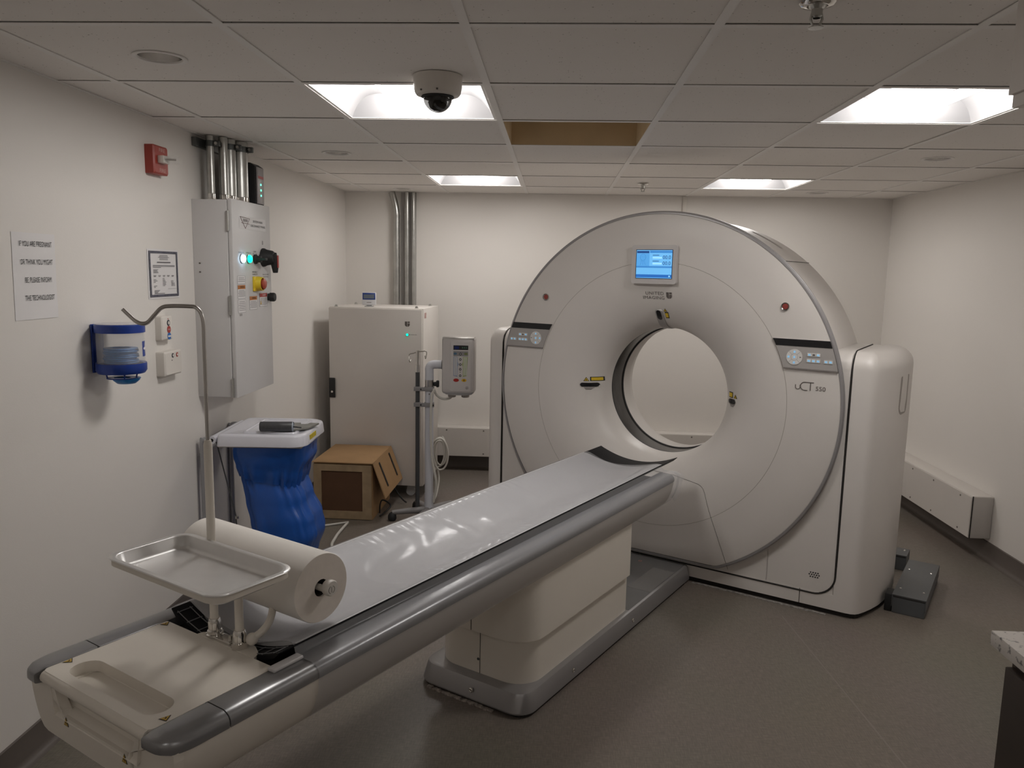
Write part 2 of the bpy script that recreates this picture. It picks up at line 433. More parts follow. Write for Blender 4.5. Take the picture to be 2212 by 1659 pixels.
DL = {(0, 0): 'unlit round downlight nearest the camera, above the left wall', (0, 3): 'unlit round downlight above the grey wall enclosure on the left',
      (0, 6): 'unlit round downlight far back beside the conduits', (5, 3): 'unlit round downlight in the right part of the ceiling',
      (5, 6): 'unlit round downlight in the far right corner of the ceiling'}
d0 = make_downlight(DL[(0, 0)])
for k, (key, (x, y)) in enumerate(DOWN.items()):
    o = d0 if k == 0 else dup(d0, label=DL[key]); o.location = (x, y, CH)
# dome camera
t = thing('dome_camera', 'white dome security camera hanging from the ceiling before the left light', 'camera', (-.378, 2.512, CH))
MB().lathe([(.0, 0), (.0765, 0), (.0765, -.004), (.0745, -.034), (.071, -.050), (.066, -.057), (.050, -.060)], n=64).build('housing', WHITE, t)
MB().lathe([(.049, -.0595), (.051, -.063), (.046, -.066), (.044, -.060)], n=48).build('dome_collar', BLACKM, t)
MB().lathe([(.0445*math.cos(a), -.064-.044*math.sin(a)) for a in [PI/2*k/12 for k in range(13)]], n=48).build('dome', SMOKE, t)
MB().lathe([(.001, -.062), (.022, -.062), (.030, -.078), (.024, -.094), (.012, -.101), (.001, -.102)], n=24).build('lens_module', BLACK, t)
for a in (-2.2, -1.45): MB().cyl((.0725*math.cos(a), .0725*math.sin(a), -.05), (.070*math.cos(a), .070*math.sin(a), -.053), .003, 10).build('screw', TEXT, t)
def sprinkler(x, y, label):
    t = thing('fire_sprinkler', label, 'sprinkler', (x, y, CH), group='ceiling sprinklers')
    MB().lathe([(.006, .0), (.036, .0), (.038, -.003), (.033, -.008), (.022, -.010), (.020, -.002)], n=40).build('escutcheon', CHROME, t)
    MB().lathe([(.020, -.002), (.0165, -.012), (.012, -.016), (.0115, -.03), (.008, -.034)], n=24).build('body', GALV, t)
    for s in (-1, 1): MB().tube([(s*.010, 0, -.024), (s*.0125, 0, -.036), (s*.007, 0, -.050), (0, 0, -.054)], .0028, 8).build('yoke_arm', GALV, t)
    MB().lathe([(.0, -.053), (.016, -.053), (.0165, -.0545), (.0, -.056)], n=24).build('deflector', GALV, t)
sprinkler(.552, 1.832, 'chrome fire sprinkler nearest the camera at the top edge')
sprinkler(.565, 5.37, 'small fire sprinkler far back in the ceiling above the scanner')

# ------------------------------------------------------------------ scanner gantry (local x right, y away from the camera, z up)
GLOC = (.5326, 4.1082, 0); GROT = math.radians(-30.4485)
GC = .966; RD = .945; RS = .690; RB = .342; FY = -.030
def flare(r):
    if r >= RS: return FY
    t = min(1., (RS-r)/(RS-RB)); return FY+.23*(1-(1-t**2.2)**(1/2.2))
def onface(x, z, off=.0012):
    r = max(math.hypot(x, z-GC), 1e-6); y = flare(r); f = max(-4., (flare(r+.001)-flare(r-.001))/.002)
    n = math.sqrt(1+f*f); k = off*1.15*f/n/r
    return (x+x*k, y-off*1.15/n, z+(z-GC)*k)
def decal(mb, pts): return mb.poly([onface(x, z) for x, z in pts])
gan = thing('scanner_gantry', 'large round white scanner gantry with an open bore and a small blue screen', 'medical scanner', GLOC, GROT)
# outer disc, flat ring cut straight along its foot
def ringpts(r, n=180, zmin=None):
    P = []
    for k in range(n):
        a = 2*PI*k/n+PI/2; x, z = r*math.cos(a), GC+r*math.sin(a)
        if zmin is not None and z < zmin: z = zmin+.0*(abs(x))
        P.append((x, z))
    return P
ZM = .116
N = 240
mb = MB()
rings = []
for k_r, (r, y, zm) in enumerate(((RS+.0015, FY+.004, -1), (RS+.002, FY, -1), (.80, FY, .13), (.925, FY, ZM+.008), (.931, FY+.002, ZM+.004), (.933, FY+.006, ZM+.002), (.933, .0, ZM+.002))):
    rings.append([(x, y, z) for x, z in ringpts(r, N, zm)])
mb.loft(rings, False, False); mb.build('front_cover', COVER, gan, smooth=40)
# cone that sweeps into the bore
rr = [RS-(RS-RB)*(k/40) for k in range(41)]
mb = MB(); mb.loft([[(r*math.cos(2*PI*k/N), flare(r), GC+r*math.sin(2*PI*k/N)) for k in range(N)] for r in [RS]+rr], False, False)
mb.build('bore_funnel', COVER, gan, smooth=60)
mb = MB(); mb.lathe([(RS+.0022, FY+.0005), (RS+.0010, FY-.0004), (RS-.0006, FY+.0004)], (0, 0, GC), 'y', N)
mb.build('funnel_seam', mat('seam_tan', (.36, .32, .28), .6), gan)
mb = MB(); mb.lathe([(RB, .200), (RB+.005, .201), (RB+.005, .215)], (0, 0, GC), 'y', 160)
mb.lathe([(RB+.005, .213), (RB+.004, .222), (RB+.004, .336), (RB+.005, .345)], (0, 0, GC), 'y', 160)
mb.build('scan_window', mat('scan_window_black', (.040, .037, .036), .2, var=.05), gan)
mb = MB()
for y in (.207, .350): mb.lathe([(RB+.0045, y-.006), (RB+.0005, y-.005), (RB+.0005, y+.005), (RB+.0045, y+.006)], (0, 0, GC), 'y', 160)
mb.build('window_edge', BLACKM, gan)
mb = MB(); mb.lathe([(RB+.004, .355), (RB, .358), (RB, .43), (.355, .50), (.39, .555), (.46, .60), (.86, .605), (.905, .59), (.928, .55), (.930, .02), (.930, .0)], (0, 0, GC), 'y', N)
drum = mb.build('drum_shell', COVER, gan, smooth=40)
mb = MB()
rings = []
for r, y, zm in ((.934, .001, ZM-.001), (.945, -.001, ZM-.010), (.9465, -.006, ZM-.011), (.9465, -.015, ZM-.011), (.942, -.017, ZM-.008), (.942, -.020, ZM-.008), (.944, -.022, ZM-.009), (.943, -.029, ZM-.008), (.938, -.0315, ZM-.003), (.9315, -.0312, ZM+.003)):
    rings.append([(x, y, z) for x, z in ringpts(r, N, zm)])
mb.loft(rings, False, False); mb.build('rim_trim', RIM, gan, smooth=30)
# seams on the drum and the service flap at the foot
mb = MB()
def seam(pts, w=.0016, off=.0008):
    for (x0, z0), (x1, z1) in zip(pts, pts[1:]):
        d = math.hypot(x1-x0, z1-z0)
        if d < 1e-6: continue
        nx, nz = -(z1-z0)/d*w/2, (x1-x0)/d*w/2
        mb.poly([onface(x0+nx, z0+nz, off), onface(x1+nx, z1+nz, off), onface(x1-nx, z1-nz, off), onface(x0-nx, z0-nz, off)])
P = [(.458, .122), (.40, .265), (.345, .40), (.318, .475), (.309, .497), (.296, .515), (.275, .527), (.25, .531)]
P = [(q.x, q.y) for q in bez([(x, z, 0) for x, z in P], 5)]+[(.12, .545), (0., .548)]
P += [(-x, z) for x, z in reversed(P[:-1])]
seam(P); mb.build('service_flap_seam', GAP, gan, smooth=0)
for ang in (49.0, 131.0):
    a = math.radians(ang); mb = MB()
    mb.tube([(.9312*math.cos(a), y, GC+.9312*math.sin(a)) for y in (.004, .2, .4, .55)], .0013, 6)
    mb.build('drum_seam', GAP, gan)
for s in (1, -1):
    mb = MB()
    ring = []
    for k in range(9):
        a = math.radians(56+11*k/8)
        ring.append(a)
    mb.loft([[(s*r*math.cos(a), y, GC+r*math.sin(a)) for a in ring] for r, y in ((.9302, .34), (.9318, .345), (.9318, .365), (.9302, .37))], False, False, closed=False)
    mb.build('drum_vent_slot', mat('slot_taupe', (.55, .51, .48), .6), gan)

# pedestal: base, pillars, side covers, skirt
def plan(x0, out=True, d=0.):
    """right-hand pillar outline from x0 outward, front corner swept round, inset d"""
    Q = [(1.015, 0), (1.040, .003), (1.058, .012), (1.072, .030), (1.090, .070), (1.110, .125), (1.130, .195), (1.143, .270), (1.149, .350), (1.15, .42)]
    P = [(x0, .0+d)]+[(x-d*min(1, (y+.02)/.1), y+d*max(0, 1-y/.35)) for x, y in Q]
    P += [(1.15-d, .54), (1.135-d, .585), (1.09-d, .60-d), (x0, .60-d)]
    return P
def pillar(x0, sgn, z0, z1, top_r, name, m, cut=None):
    mb = MB(); rings = []
    zs = [(z0, 0)]+[(z1-top_r+top_r*math.sin(PI/2*k/8), top_r*(1-math.cos(PI/2*k/8))) for k in range(9)]
    for z, d in zs: rings.append([(sgn*x, y, z) for x, y in cut(plan(x0, d=d)) if True] if cut else [(sgn*x, y, z) for x, y in plan(x0, d=d)])
    mb.loft(rings); return mb.build(name, m, gan, smooth=35)
for s in (1, -1):
    pillar(.966, s, .026, 1.262, .085, 'side_cover', COVER)
    # inner pillar with the same rounded crown, ends at the dark joint
    mb = MB(); rings = []
    for k in range(-1, 9):
        z = .098 if k < 0 else 1.262-.085+.085*math.sin(PI/2*k/8); d = 0 if k < 0 else .085*(1-math.cos(PI/2*k/8))
        rings.append([(s*.64, d+.001, z), (s*.94, d+.001, z), (s*.955, d+.004, z), (s*.958, d+.012, z), (s*.958, .60-d, z), (s*.64, .60-d, z)])
    mb.loft(rings); mb.build('front_pillar', COVER, gan, smooth=35)
    mb = MB(); mb.box(min(s*.955, s*.970), max(s*.955, s*.970), .016, .58, .03, 1.20); mb.build('pillar_joint', GAP, gan, smooth=0)
    # recessed grip in the outer side
    y0, y1 = .235, .40
    g = MB(); pr = rrect(y0, y1, .955, 1.140, [.012, .012, .045, .045], 6)
    
    def sidex(y):
        Q = [(1.090, .070), (1.110, .125), (1.130, .195), (1.143, .270), (1.149, .350), (1.15, .42)]
        for (xa, ya), (xb, yb) in zip(Q, Q[1:]):
            if ya <= y <= yb: return xa+(xb-xa)*(y-ya)/(yb-ya)
        return 1.15
    g.loft([[(s*(sidex(u)+w), u, v) for u, v in pr] for w in (-.002, .0014)])
    g.M = Matrix(); g.build('side_grip', mat('grip_taupe', (.33, .29, .265), .5), gan)
mb = MB(); mb.box(-.645, .645, .001, .58, .098, .278); mb.box(-.957, .957, .012, .58, .086, .100)
mb.build('base_block', COVER, gan, smooth=0)
mb = MB()
mb.box(-.803, .803, 0, .03, .026, .0995); mb.build('skirt', COVER, gan, smooth=0)
for s in (-1, 1):
    mb = MB(); mb.box(min(s*.807, s*.966), max(s*.807, s*.966), 0, .03, .026, .0995); mb.box(min(s*.9575, s*.966), max(s*.9575, s*.966), .0, .03, .0995, .24); mb.build('side_cover_foot', COVER, gan, smooth=0)
LN = [(.9615, 1.135), (.9615, .205)]+[(.8615+.10*math.cos(-PI/2*k/10), .189-.10*math.sin(PI/2*k/10)) for k in range(11)]
LN += [(-x, z) for x, z in reversed(LN)]
mb = MB(); mb.tube([(x, .0012, z) for x, z in LN], .0046, 8); mb.build('panel_joint', GAP, gan)
for s in (-1, 1):
    mb = MB(); mb.tube([(s*.9615, y, z) for y, z in ((.0012, 1.13), (.004, 1.18), (.020, 1.222), (.050, 1.248), (.085, 1.262), (.30, 1.2635), (.50, 1.2635))], [.0046, .004, .0035, .003, .003, .0025, .0025], 8); mb.build('crown_joint', GAP, gan)
mb = MB()
for s in (1, -1):
    pl = [(s*x, y) for x, y in plan(.10, d=.014)]
    mb.prism(pl, 0, .027)
mb.build('floor_plinth', GAP, gan, smooth=0)
mb = MB()
rnd = random.Random(3)
for k in range(90):
    x = .27+.66*k/90; w = rnd.uniform(.006, .014)
    mb.box(x, x+w, -.016-rnd.uniform(0, .006), -.003, .0, rnd.uniform(.002, .005))
mb.build('floor_sealant', mat('sealant_grey', (.28, .26, .24), .8, var=.4, scale=60), gan, smooth=0)
mb = MB()
for r_, (n_, z_) in enumerate(((4, .190), (5, .180), (4, .169))):
    for k in range(n_):
        x = .866+(k-(n_-1)/2)*.0112
        mb.prism([(x+.0036*math.cos(2*PI*q/12), z_+.0036*math.sin(2*PI*q/12)) for q in range(12)], .0004, .004, lambda u, v, w: (u, w, v))
mb.build('vent_hole', BLACKM, gan, smooth=0)

# display
disp = MB(); disp.prism(rrect(-.132, .113, 1.545, 1.741, .012), FY-.020, .02, lambda u, v, w: (u, w, v))
disp = disp.build('display', mat('display_bezel', (.62, .59, .58), .35), gan)
FD = FY-.0212
def drect(mb, x0, x1, z0, z1, o=0.): return mb.poly([(x0, FD-o, z0), (x1, FD-o, z0), (x1, FD-o, z1), (x0, FD-o, z1)])
SX0, SX1, SZ0, SZ1 = -.105, .089, 1.574, 1.715; SW, SH = SX1-SX0, SZ1-SZ0
def sx(u): return SX0+SW*u
def sz(v): return SZ0+SH*v
def em(name, col, e): return mat(name, col, .3, var=0., emit=e)
drect(MB(), SX0-.003, SX1+.003, SZ0-.003, SZ1+.003).build('screen_border', mat('screen_navy', (.01, .03, .12), .3), disp, smooth=0)
drect(MB(), SX0, SX1, SZ0, SZ1, .0003).build('screen', em('screen_blue', (.13, .42, .76), .27), disp, smooth=0)
m2 = MB(); drect(m2, sx(0), sx(.37), sz(.43), sz(.88), .0006); m2.build('screen_panel', em('screen_mid', (.075, .31, .66), .27), disp, smooth=0)
m2 = MB(); drect(m2, sx(.38), sx(1), sz(.90), sz(.98), .0006); drect(m2, sx(0), sx(1), sz(.37), sz(.43), .0006); m2.build('screen_bar', em('screen_bar_blue', (.035, .20, .52), .27), disp, smooth=0)
m2 = MB(); drect(m2, sx(.01), sx(.36), sz(.89), sz(.97), .0006); m2.build('screen_title', em('screen_dark', (.006, .05, .20), .25), disp, smooth=0)
m2 = MB(); drect(m2, sx(0), sx(1), sz(.02), sz(.13), .0006); m2.build('screen_footer', em('screen_foot', (.015, .12, .42), .27), disp, smooth=0)
for v in (.70, .49): m2 = MB(); drect(m2, sx(.46), sx(.72), sz(v), sz(v+.06), .0008); m2.build('screen_field', em('screen_pale', (.30, .62, .90), .30), disp, smooth=0)
m2 = MB(); m2.prism([(sx(.94)+.004*math.cos(2*PI*k/20), sz(.075)+.004*math.sin(2*PI*k/20)) for k in range(20)], FD-.0009, FD-.0008, lambda u, v, w: (u, w, v))
m2.build('screen_icon', em('screen_pale', (.30, .62, .90), .30), disp, smooth=0)
for v in (.74, .53):
    m2 = MB(); drect(m2, sx(.46), sx(.64), sz(v+.07), sz(v+.09), .0008); m2.build('field_caption', em('screen_text', (.005, .05, .26), .12), disp, smooth=0)
    m2 = MB(); m2.text('00.0', .026, lambda a, b, v=v: (sx(.855)+a, FD-.0009, sz(v)+b))
    m2.build('readout', em('screen_text', (.005, .05, .26), .12), disp, smooth=0)
m2 = MB()                                                    # outline figure: head, collar, three breath strokes
hd = [(.185+.078*math.cos(2*PI*k/28), .745+.115*math.sin(2*PI*k/28)) for k in range(28)]
m2.tube([(sx(u), FD-.0006, sz(v)) for u, v in hd+hd[:1]], .0007, 6)
m2.tube([(sx(u), FD-.0006, sz(v)) for u, v in ((.14, .65), (.125, .60), (.245, .60), (.23, .65))], .0007, 6)
for u0, u1 in ((.14, .115), (.185, .185), (.23, .26)): m2.tube([(sx(u0), FD-.0006, sz(.57)), (sx(u1), FD-.0006, sz(.47))], .0007, 6)
for u in (.155, .215): m2.tube([(sx(u), FD-.0006, sz(.77)), (sx(u), FD-.0006, sz(.755))], .0012, 6)
m2.build('screen_figure', em('screen_line', (.03, .19, .50), .2), disp, smooth=0)

# maker's lettering and mark
mb = MB()
mb.text('UNITED', .0235, lambda a, b: onface(-.0145+a, 1.4960+b), bold=.0003, sx=1.12, space=1.12)
mb.text('IMAGING', .0235, lambda a, b: onface(-.0205+a, 1.4735+b), bold=.0003, sx=1.12, space=1.12)
mb.build('lettering', TEXT, gan, smooth=0)
def shield(mb, f, s):
    """divided shield mark, about s wide"""
    def half(sg, top):
        P = [(sg*.04, top), (sg*.5, top)]
        for k in range(7):
            a = PI/2*k/6; P.append((sg*(.04+.46*math.cos(a)), -.12-.43*math.sin(a)))
        return P
    L = half(-1, .5)
    mb.poly([f(u*s, v*s) for u, v in L]); mb.poly([f(u*s, v*s) for u, v in half(1, .12)])
    mb.poly([f(u*s, v*s) for u, v in ((.04, .5), (.5, .5), (.5, .22), (.04, .22))])
mb = MB(); shield(mb, lambda u, v: onface(.065+u, 1.4885+v), .031); mb.build('emblem', TEXT, gan, smooth=0)
mb = MB()
mb.tube([onface(.7350+u, 1.0845+v, .0008) for u, v in [(-.0105, .0105), (-.0105, .0)]+[(.0105*math.cos(PI+PI*k/10), .0+.0105*math.sin(PI+PI*k/10)) for k in range(11)]+[(.0105, .0105)]], .0017, 6)
mb.tube([onface(.768+u, 1.090+v, .0008) for u, v in [(.011, .019), (.0, .019)]+[(-.002+.019*math.cos(PI/2+PI*k/12), .019*math.sin(PI/2+PI*k/12)) for k in range(13)]+[(.011, -.019)]], .0019, 6)
mb.tube([onface(.776+u, 1.090+v, .0008) for u, v in ((.002, .019), (.030, .019))], .0019, 6)
mb.tube([onface(.776+u, 1.090+v, .0008) for u, v in ((.016, .019), (.016, -.019))], .0021, 6)
mb.text('550', .0285, lambda a, b: onface(.8375+a, 1.0820+b), sx=1.08)
mb.build('model_lettering', TEXT, gan, smooth=0)

# control consoles: sectors between the funnel seam and the rim
def xarc(r, z): return math.sqrt(r*r-(z-GC)**2)
def console(s):
    def band(z0, z1, y, r0=RS+.006, r1=.930, n=8):
        zs = [z0+(z1-z0)*k/n for k in range(n+1)]
        return [(s*xarc(r0, z), y, z) for z in zs]+[(s*xarc(r1, z), y, z) for z in reversed(zs)]
    mb = MB(); mb.loft([band(1.170, 1.307, FY+.002), band(1.172, 1.306, FY-.007)]); con = mb.build('control_console', PANEL, gan, smooth=0)
    mb = MB(); mb.loft([band(1.1655, 1.1715, FY+.002), band(1.1665, 1.1715, FY-.008)]); mb.build('console_lip', mat('lip_taupe', (.24, .215, .205), .4), con, smooth=0)
    mb = MB(); mb.loft([band(1.2745, 1.3065, FY-.006), band(1.2745, 1.3065, FY-.0085)]); mb.build('status_bar', BLACK, con, smooth=0)
    Y = FY-.0075
    dx, dz, R = s*.712, 1.2235, .0365
    mb = MB(); mb.prism([(dx+R*math.cos(2*PI*k/40), dz+R*math.sin(2*PI*k/40)) for k in range(40)], Y, Y-.002, lambda u, v, w: (u, w, v)); mb.build('direction_pad', KEY, con, smooth=20)
    mb = MB()
    for q in (45, 135, 225, 315):
        a = math.radians(q); mb.tube([(dx+r*math.cos(a), Y-.002, dz+r*math.sin(a)) for r in (.0155, R)], .0006, 5)
    mb.tube([(dx+.0155*math.cos(2*PI*k/24), Y-.002, dz+.0155*math.sin(2*PI*k/24)) for k in range(25)], .0006, 5)
    mb.build('pad_groove', KEYL, con)
    mb = MB(); e = .0055
    for ax, az in ((0, 0), (0, .0245), (0, -.0255), (-s*.0262, 0)): mb.poly([(dx+ax+u*e, Y-.0026, dz+az+v*e) for u, v in ((-1, -.6), (-.3, -1), (.6, -.9), (1, .2), (.3, 1), (-.7, .8))])
    mb.build('lit_symbol', BLUEL, con, smooth=0)
    mb = MB(); mb.poly([(dx+s*.028+u, Y-.0026, dz+v) for u, v in ((-.004, .004), (.005, 0), (-.004, -.003))]); mb.build('dark_symbol', TEXT, con, smooth=0)
    keys = [(.779, 1.239, 1), (.7985, 1.239, 0), (.818, 1.239, 1), (.778, 1.211, 1), (.7985, 1.211, 1), (.819, 1.211, 1), (.854, 1.2105, 1), (.874, 1.2105, 1)]
    for x, z, lit in keys:
        x *= s
        k = MB(); k.box(x-.0093, x+.0093, Y-.002, Y+.001, z-.0075, z+.0075); k.build('key', KEY, con, smooth=0)
        k = MB(); k.poly([(x+u*.0055, Y-.0026, z+v*.0045) for u, v in ((-1, -1), (1, -1), (1, .6), (.2, 1), (-1, .8))]); k.build('lit_symbol' if lit else 'dark_symbol', BLUEL if lit else TEXT, con, smooth=0)
for s in (-1, 1): console(s)
for x in (-.654, .654):
    mb = MB(); mb.lathe([(.0145, -.002), (.0165, .003), (.0185, .004), (.0185, -.004)], (x, FY-.004, 1.4565), 'y', 36); mb.lathe([(.019, 0), (.0175, -.006), (.0145, -.004)], (x, FY, 1.4565), 'y', 36)
    ring = mb.build('stop_button', CHROME, gan)
    mb = MB(); mb.lathe([(.0145, 0), (.0125, -.004), (.0, -.0045)], (x, FY-.002, 1.4565), 'y', 36); mb.build('red_button_cap', REDB, ring)

# laser apertures with their warning labels
def plaque(name, pts, m, off=.0012, hole=None):
    mb = MB(); mb.poly([onface(x, z, off) for x, z in pts]); return mb.build(name, m, gan, smooth=0)
def warn(cx, cz, w, h, tx, tz, ts, skew=0.):
    R_ = [(cx-w/2-skew*h/2*-1, cz+h/2), (cx+w/2+skew*h/2, cz+h/2), (cx+w/2-skew*h/2, cz-h/2), (cx-w/2-skew*h/2, cz-h/2)]
    R_ = [(cx-w/2, cz-h/2), (cx+w/2, cz-h/2), (cx+w/2, cz+h/2), (cx-w/2, cz+h/2)]
    mb = MB(); mb.grid(lambda a, b: onface(cx-w/2+w*a, cz-h/2+h*b, .0012), 10, 8); mb.build('warning_label', INK, gan, smooth=0)
    mb = MB(); mb.grid(lambda a, b: onface(cx-w*.41+w*.82*a, cz-h*.36+h*.72*b, .0022), 10, 8); mb.build('warning_label_field', YELB, gan, smooth=0)
    T = [(tx-ts/2, tz-ts*.43), (tx+ts/2, tz-ts*.43), (tx, tz+ts*.43)]
    plaque('warning_triangle', T, INK, .0014); T2 = [(tx+(x-tx)*.70, tz-.0008+(z-tz)*.70) for x, z in T]; plaque('warning_triangle_field', T2, YELB, .0024)
    c = [(tx+ts*.11*math.cos(2*PI*k/10), tz-ts*.12+ts*.11*math.sin(2*PI*k/10)) for k in range(10)]; plaque('warning_symbol', c, INK, .0034)
def pill(cx, cz, L, H, n=8):
    return [(cx-L/2+H/2+H/2*math.cos(PI/2+PI*k/n), cz+H/2*math.sin(PI/2+PI*k/n)) for k in range(n+1)]+[(cx+L/2-H/2+H/2*math.cos(-PI/2+PI*k/n), cz+H/2*math.sin(-PI/2+PI*k/n)) for k in range(n+1)]
def aperture(cx, cz, L, H, rim):
    mb = MB(); mb.loft([[onface(x, z, -.004) for x, z in pill(cx, cz, L+rim, H+rim)], [onface(x, z, .004) for x, z in pill(cx, cz, L+rim*.8, H+rim*.8)], [onface(x, z, .003) for x, z in pill(cx, cz, L, H)]], False, False)
    a = mb.build('laser_window', STEEL, gan); mb = MB(); P_ = pill(cx, cz, L, H, 12); m_ = len(P_)//2
    cols = [(P_[i], P_[-1-i]) for i in range(m_)]
    xs_ = [cx-L/2+L*k/24 for k in range(25)]
    def hh(x):
        d = max(0, abs(x-cx)-(L/2-H/2)); return math.sqrt(max(0, H*H/4-d*d))
    mb.loft([[onface(x, cz+hh(x)*t, .0042) for t in (-1, -.5, 0, .5, 1)] for x in xs_], False, False, closed=False); mb.build('window_glass', BLACK, a, smooth=0)
aperture(-.410, .975, .082, .021, .004)
warn(-.379, 1.008, .054, .024, -.423, 1.007, .027)
mb = MB()
def capline(mb, x0, x1, z): mb.loft([[onface(x0+(x1-x0)*k/8, z+t, .0015) for t in (-.0011, .0011)] for k in range(9)], False, False, closed=False)
for k in range(3): capline(mb, -.433+.004*k, -.387-.006*k, .957-.0045*k)
mb.build('caution_text', TEXT, gan, smooth=0); mb = MB()
for k in range(3): capline(mb, .386+.003*k, .421-.004*k, .950-.0045*k)
mb.build('caution_text', TEXT, gan, smooth=0)
aperture(.402, .967, .046, .021, .006)
warn(.391, .999, .028, .030, .422, .995, .024)
# top laser housing running down into the bore
def strip(w, zs, off):
    return [[(-.004+sgn*w(z), flare(z-GC)-off(z), z) for sgn in (-1, 1)] for z in zs]
mb = MB(); rings = []
zs = [1.4145, 1.412, 1.406, 1.396, 1.38, 1.362, 1.348, 1.337, 1.328, 1.3195, 1.3145, 1.3105]
for i, z in enumerate(zs):
    w = [.004, .0145, .020, .0225, .0225, .0225, .0225, .0225, .0225, .023, .0235, .024][i]; y = flare(z-GC); o = [.001, .004, .007, .008, .008, .008, .007, .006, .006, .006, .006, .006][i]
    nz = .004 if i > 6 else 0
    rings.append([(-.004-w, y+.004, z+.004), (-.004-w*.93, y-o*.7, z-nz), (-.004-w*.7, y-o, z-nz), (-.004+w*.7, y-o, z-nz), (-.004+w*.93, y-o*.7, z-nz), (-.004+w, y+.004, z+.004)])
rings.append([(x, y+.10, z) for x, y, z in rings[-1]])
mb.loft(rings, True, True, closed=False); th_ = mb.build('laser_housing', mat('housing_grey', (.42, .40, .39), .3, metal=.3), gan, smooth=50)
mb = MB(); zz = [1.357+.052*k/24 for k in range(25)]
def hw_(z):
    d = max(0, abs(z-1.383)-(.026-.0125)); return math.sqrt(max(0, .0125**2-d*d))
mb.loft([[(-.004+hw_(z)*t, flare(z-GC)-.0105, z) for t in (-1, -.5, 0, .5, 1)] for z in zz], False, False, closed=False); mb.build('window_glass', BLACK, th_, smooth=0)
warn(.038, 1.385, .020, .032, .033, 1.412, .020)

# ------------------------------------------------------------------ patient table (same frame as the gantry)
tab = thing('patient_table', 'long cream patient table with silver side rails leading into the scanner bore', 'examination table', GLOC, GROT)
def outline_mirror(P): return P+[(-x, z) for x, z in reversed(P)]
# floor plinth with sloped sides
mb = MB(); rings = []
for z, d, in ((.014, .0), (.020, -.001), (.074, .010), (.084, .014), (.087, .022)):
    rings.append([(x, y, z) for x, y in rrect(-.251+d, .251-d, -1.612+d*1.6, -.008, [.004, .004, .075-d, .075-d], 8)])
mb.loft(rings); mb.build('plinth', PLINTH, tab, smooth=30)
mb = MB(); mb.prism(rrect(-.243, .243, -1.595, -.012, .05), 0, .015); mb.build('plinth_foot', GAP, tab, smooth=0)
mb = MB(); mb.box(-.225, .225, -.70, -.014, .0868, .0880); mb.build('plinth_deck', PLINTHT, tab, smooth=0)
mb = MB(); mb.poly([(.105, -.46, .0886), (.222, -.46, .0886), (.222, -.15, .0886), (.105, -.15, .0886)]); mb.build('clear_tape', mat('tape_grey', (.21, .205, .20), .2), tab, smooth=0)
mb = MB(); mb.lathe([(.010, 0), (.010, .002), (.005, .002), (.005, .0005)], (.012, -.105, .088), 'z', 20); mb.build('floor_mark', mat('mark_pink', (.40, .22, .20), .4), tab)
for loc, ax in (((.2468, -.70, .045), 'x'), ((.2468, -1.25, .045), 'x'), ((.012, -1.6085, .05), 'y')):
    mb = MB(); sg = 1 if ax == 'x' else -1
    mb.lathe([(.010, 0), (.0095, sg*.003), (.006, sg*.005), (.004, sg*.003), (.0, sg*.003)], loc, ax, 20); mb.build('bolt_head', CHROME, tab)
mb = MB(); rnd = random.Random(5)
for k in range(36):
    x = -.19+.30*k/36; w = rnd.uniform(.006, .014); mb.box(x, x+w, -1.618-rnd.uniform(0, .006), -1.607, 0, rnd.uniform(.003, .008))
mb.build('floor_sealant', mat('sealant_pale', (.40, .35, .31), .8, var=.4, scale=60), tab, smooth=0)
# lift column in two telescoping boxes
mb = MB(); mb.loft([[(x, y, z) for x, y in rrect(-.215, .215, -1.545, -.705, [.01, .01, .105, .105], 10)] for z in (.086, .272)]); mb.build('lower_column', TABW, tab, smooth=30)
rings = []
for z, d in ((.262, .006), (.266, 0), (.505, 0)): rings.append([(x, y, z) for x, y in rrect(-.237+d, .237-d, -1.575+d, -.72-d, [.012, .012, .115, .115], 10)])
mb = MB(); mb.loft(rings); mb.build('upper_column', TABW, tab, smooth=30)
mb = MB(); mb.tube([(.006, -1.5455, z) for z in (.087, .262)], .0012, 6); mb.build('column_seam', GAP, tab)
mb = MB(); mb.tube([(-.016, -1.5755, z) for z in (.266, .40)], .0012, 6); mb.build('column_seam', GAP, tab)
for x, y, z in ((-.002, -1.545, .142), (-.027, -1.575, .33)):
    mb = MB(); mb.lathe([(.0055, 0), (.005, -.002), (.0, -.0025)], (x, y, z), 'y', 16); mb.build('column_screw', DKSTEEL, tab)
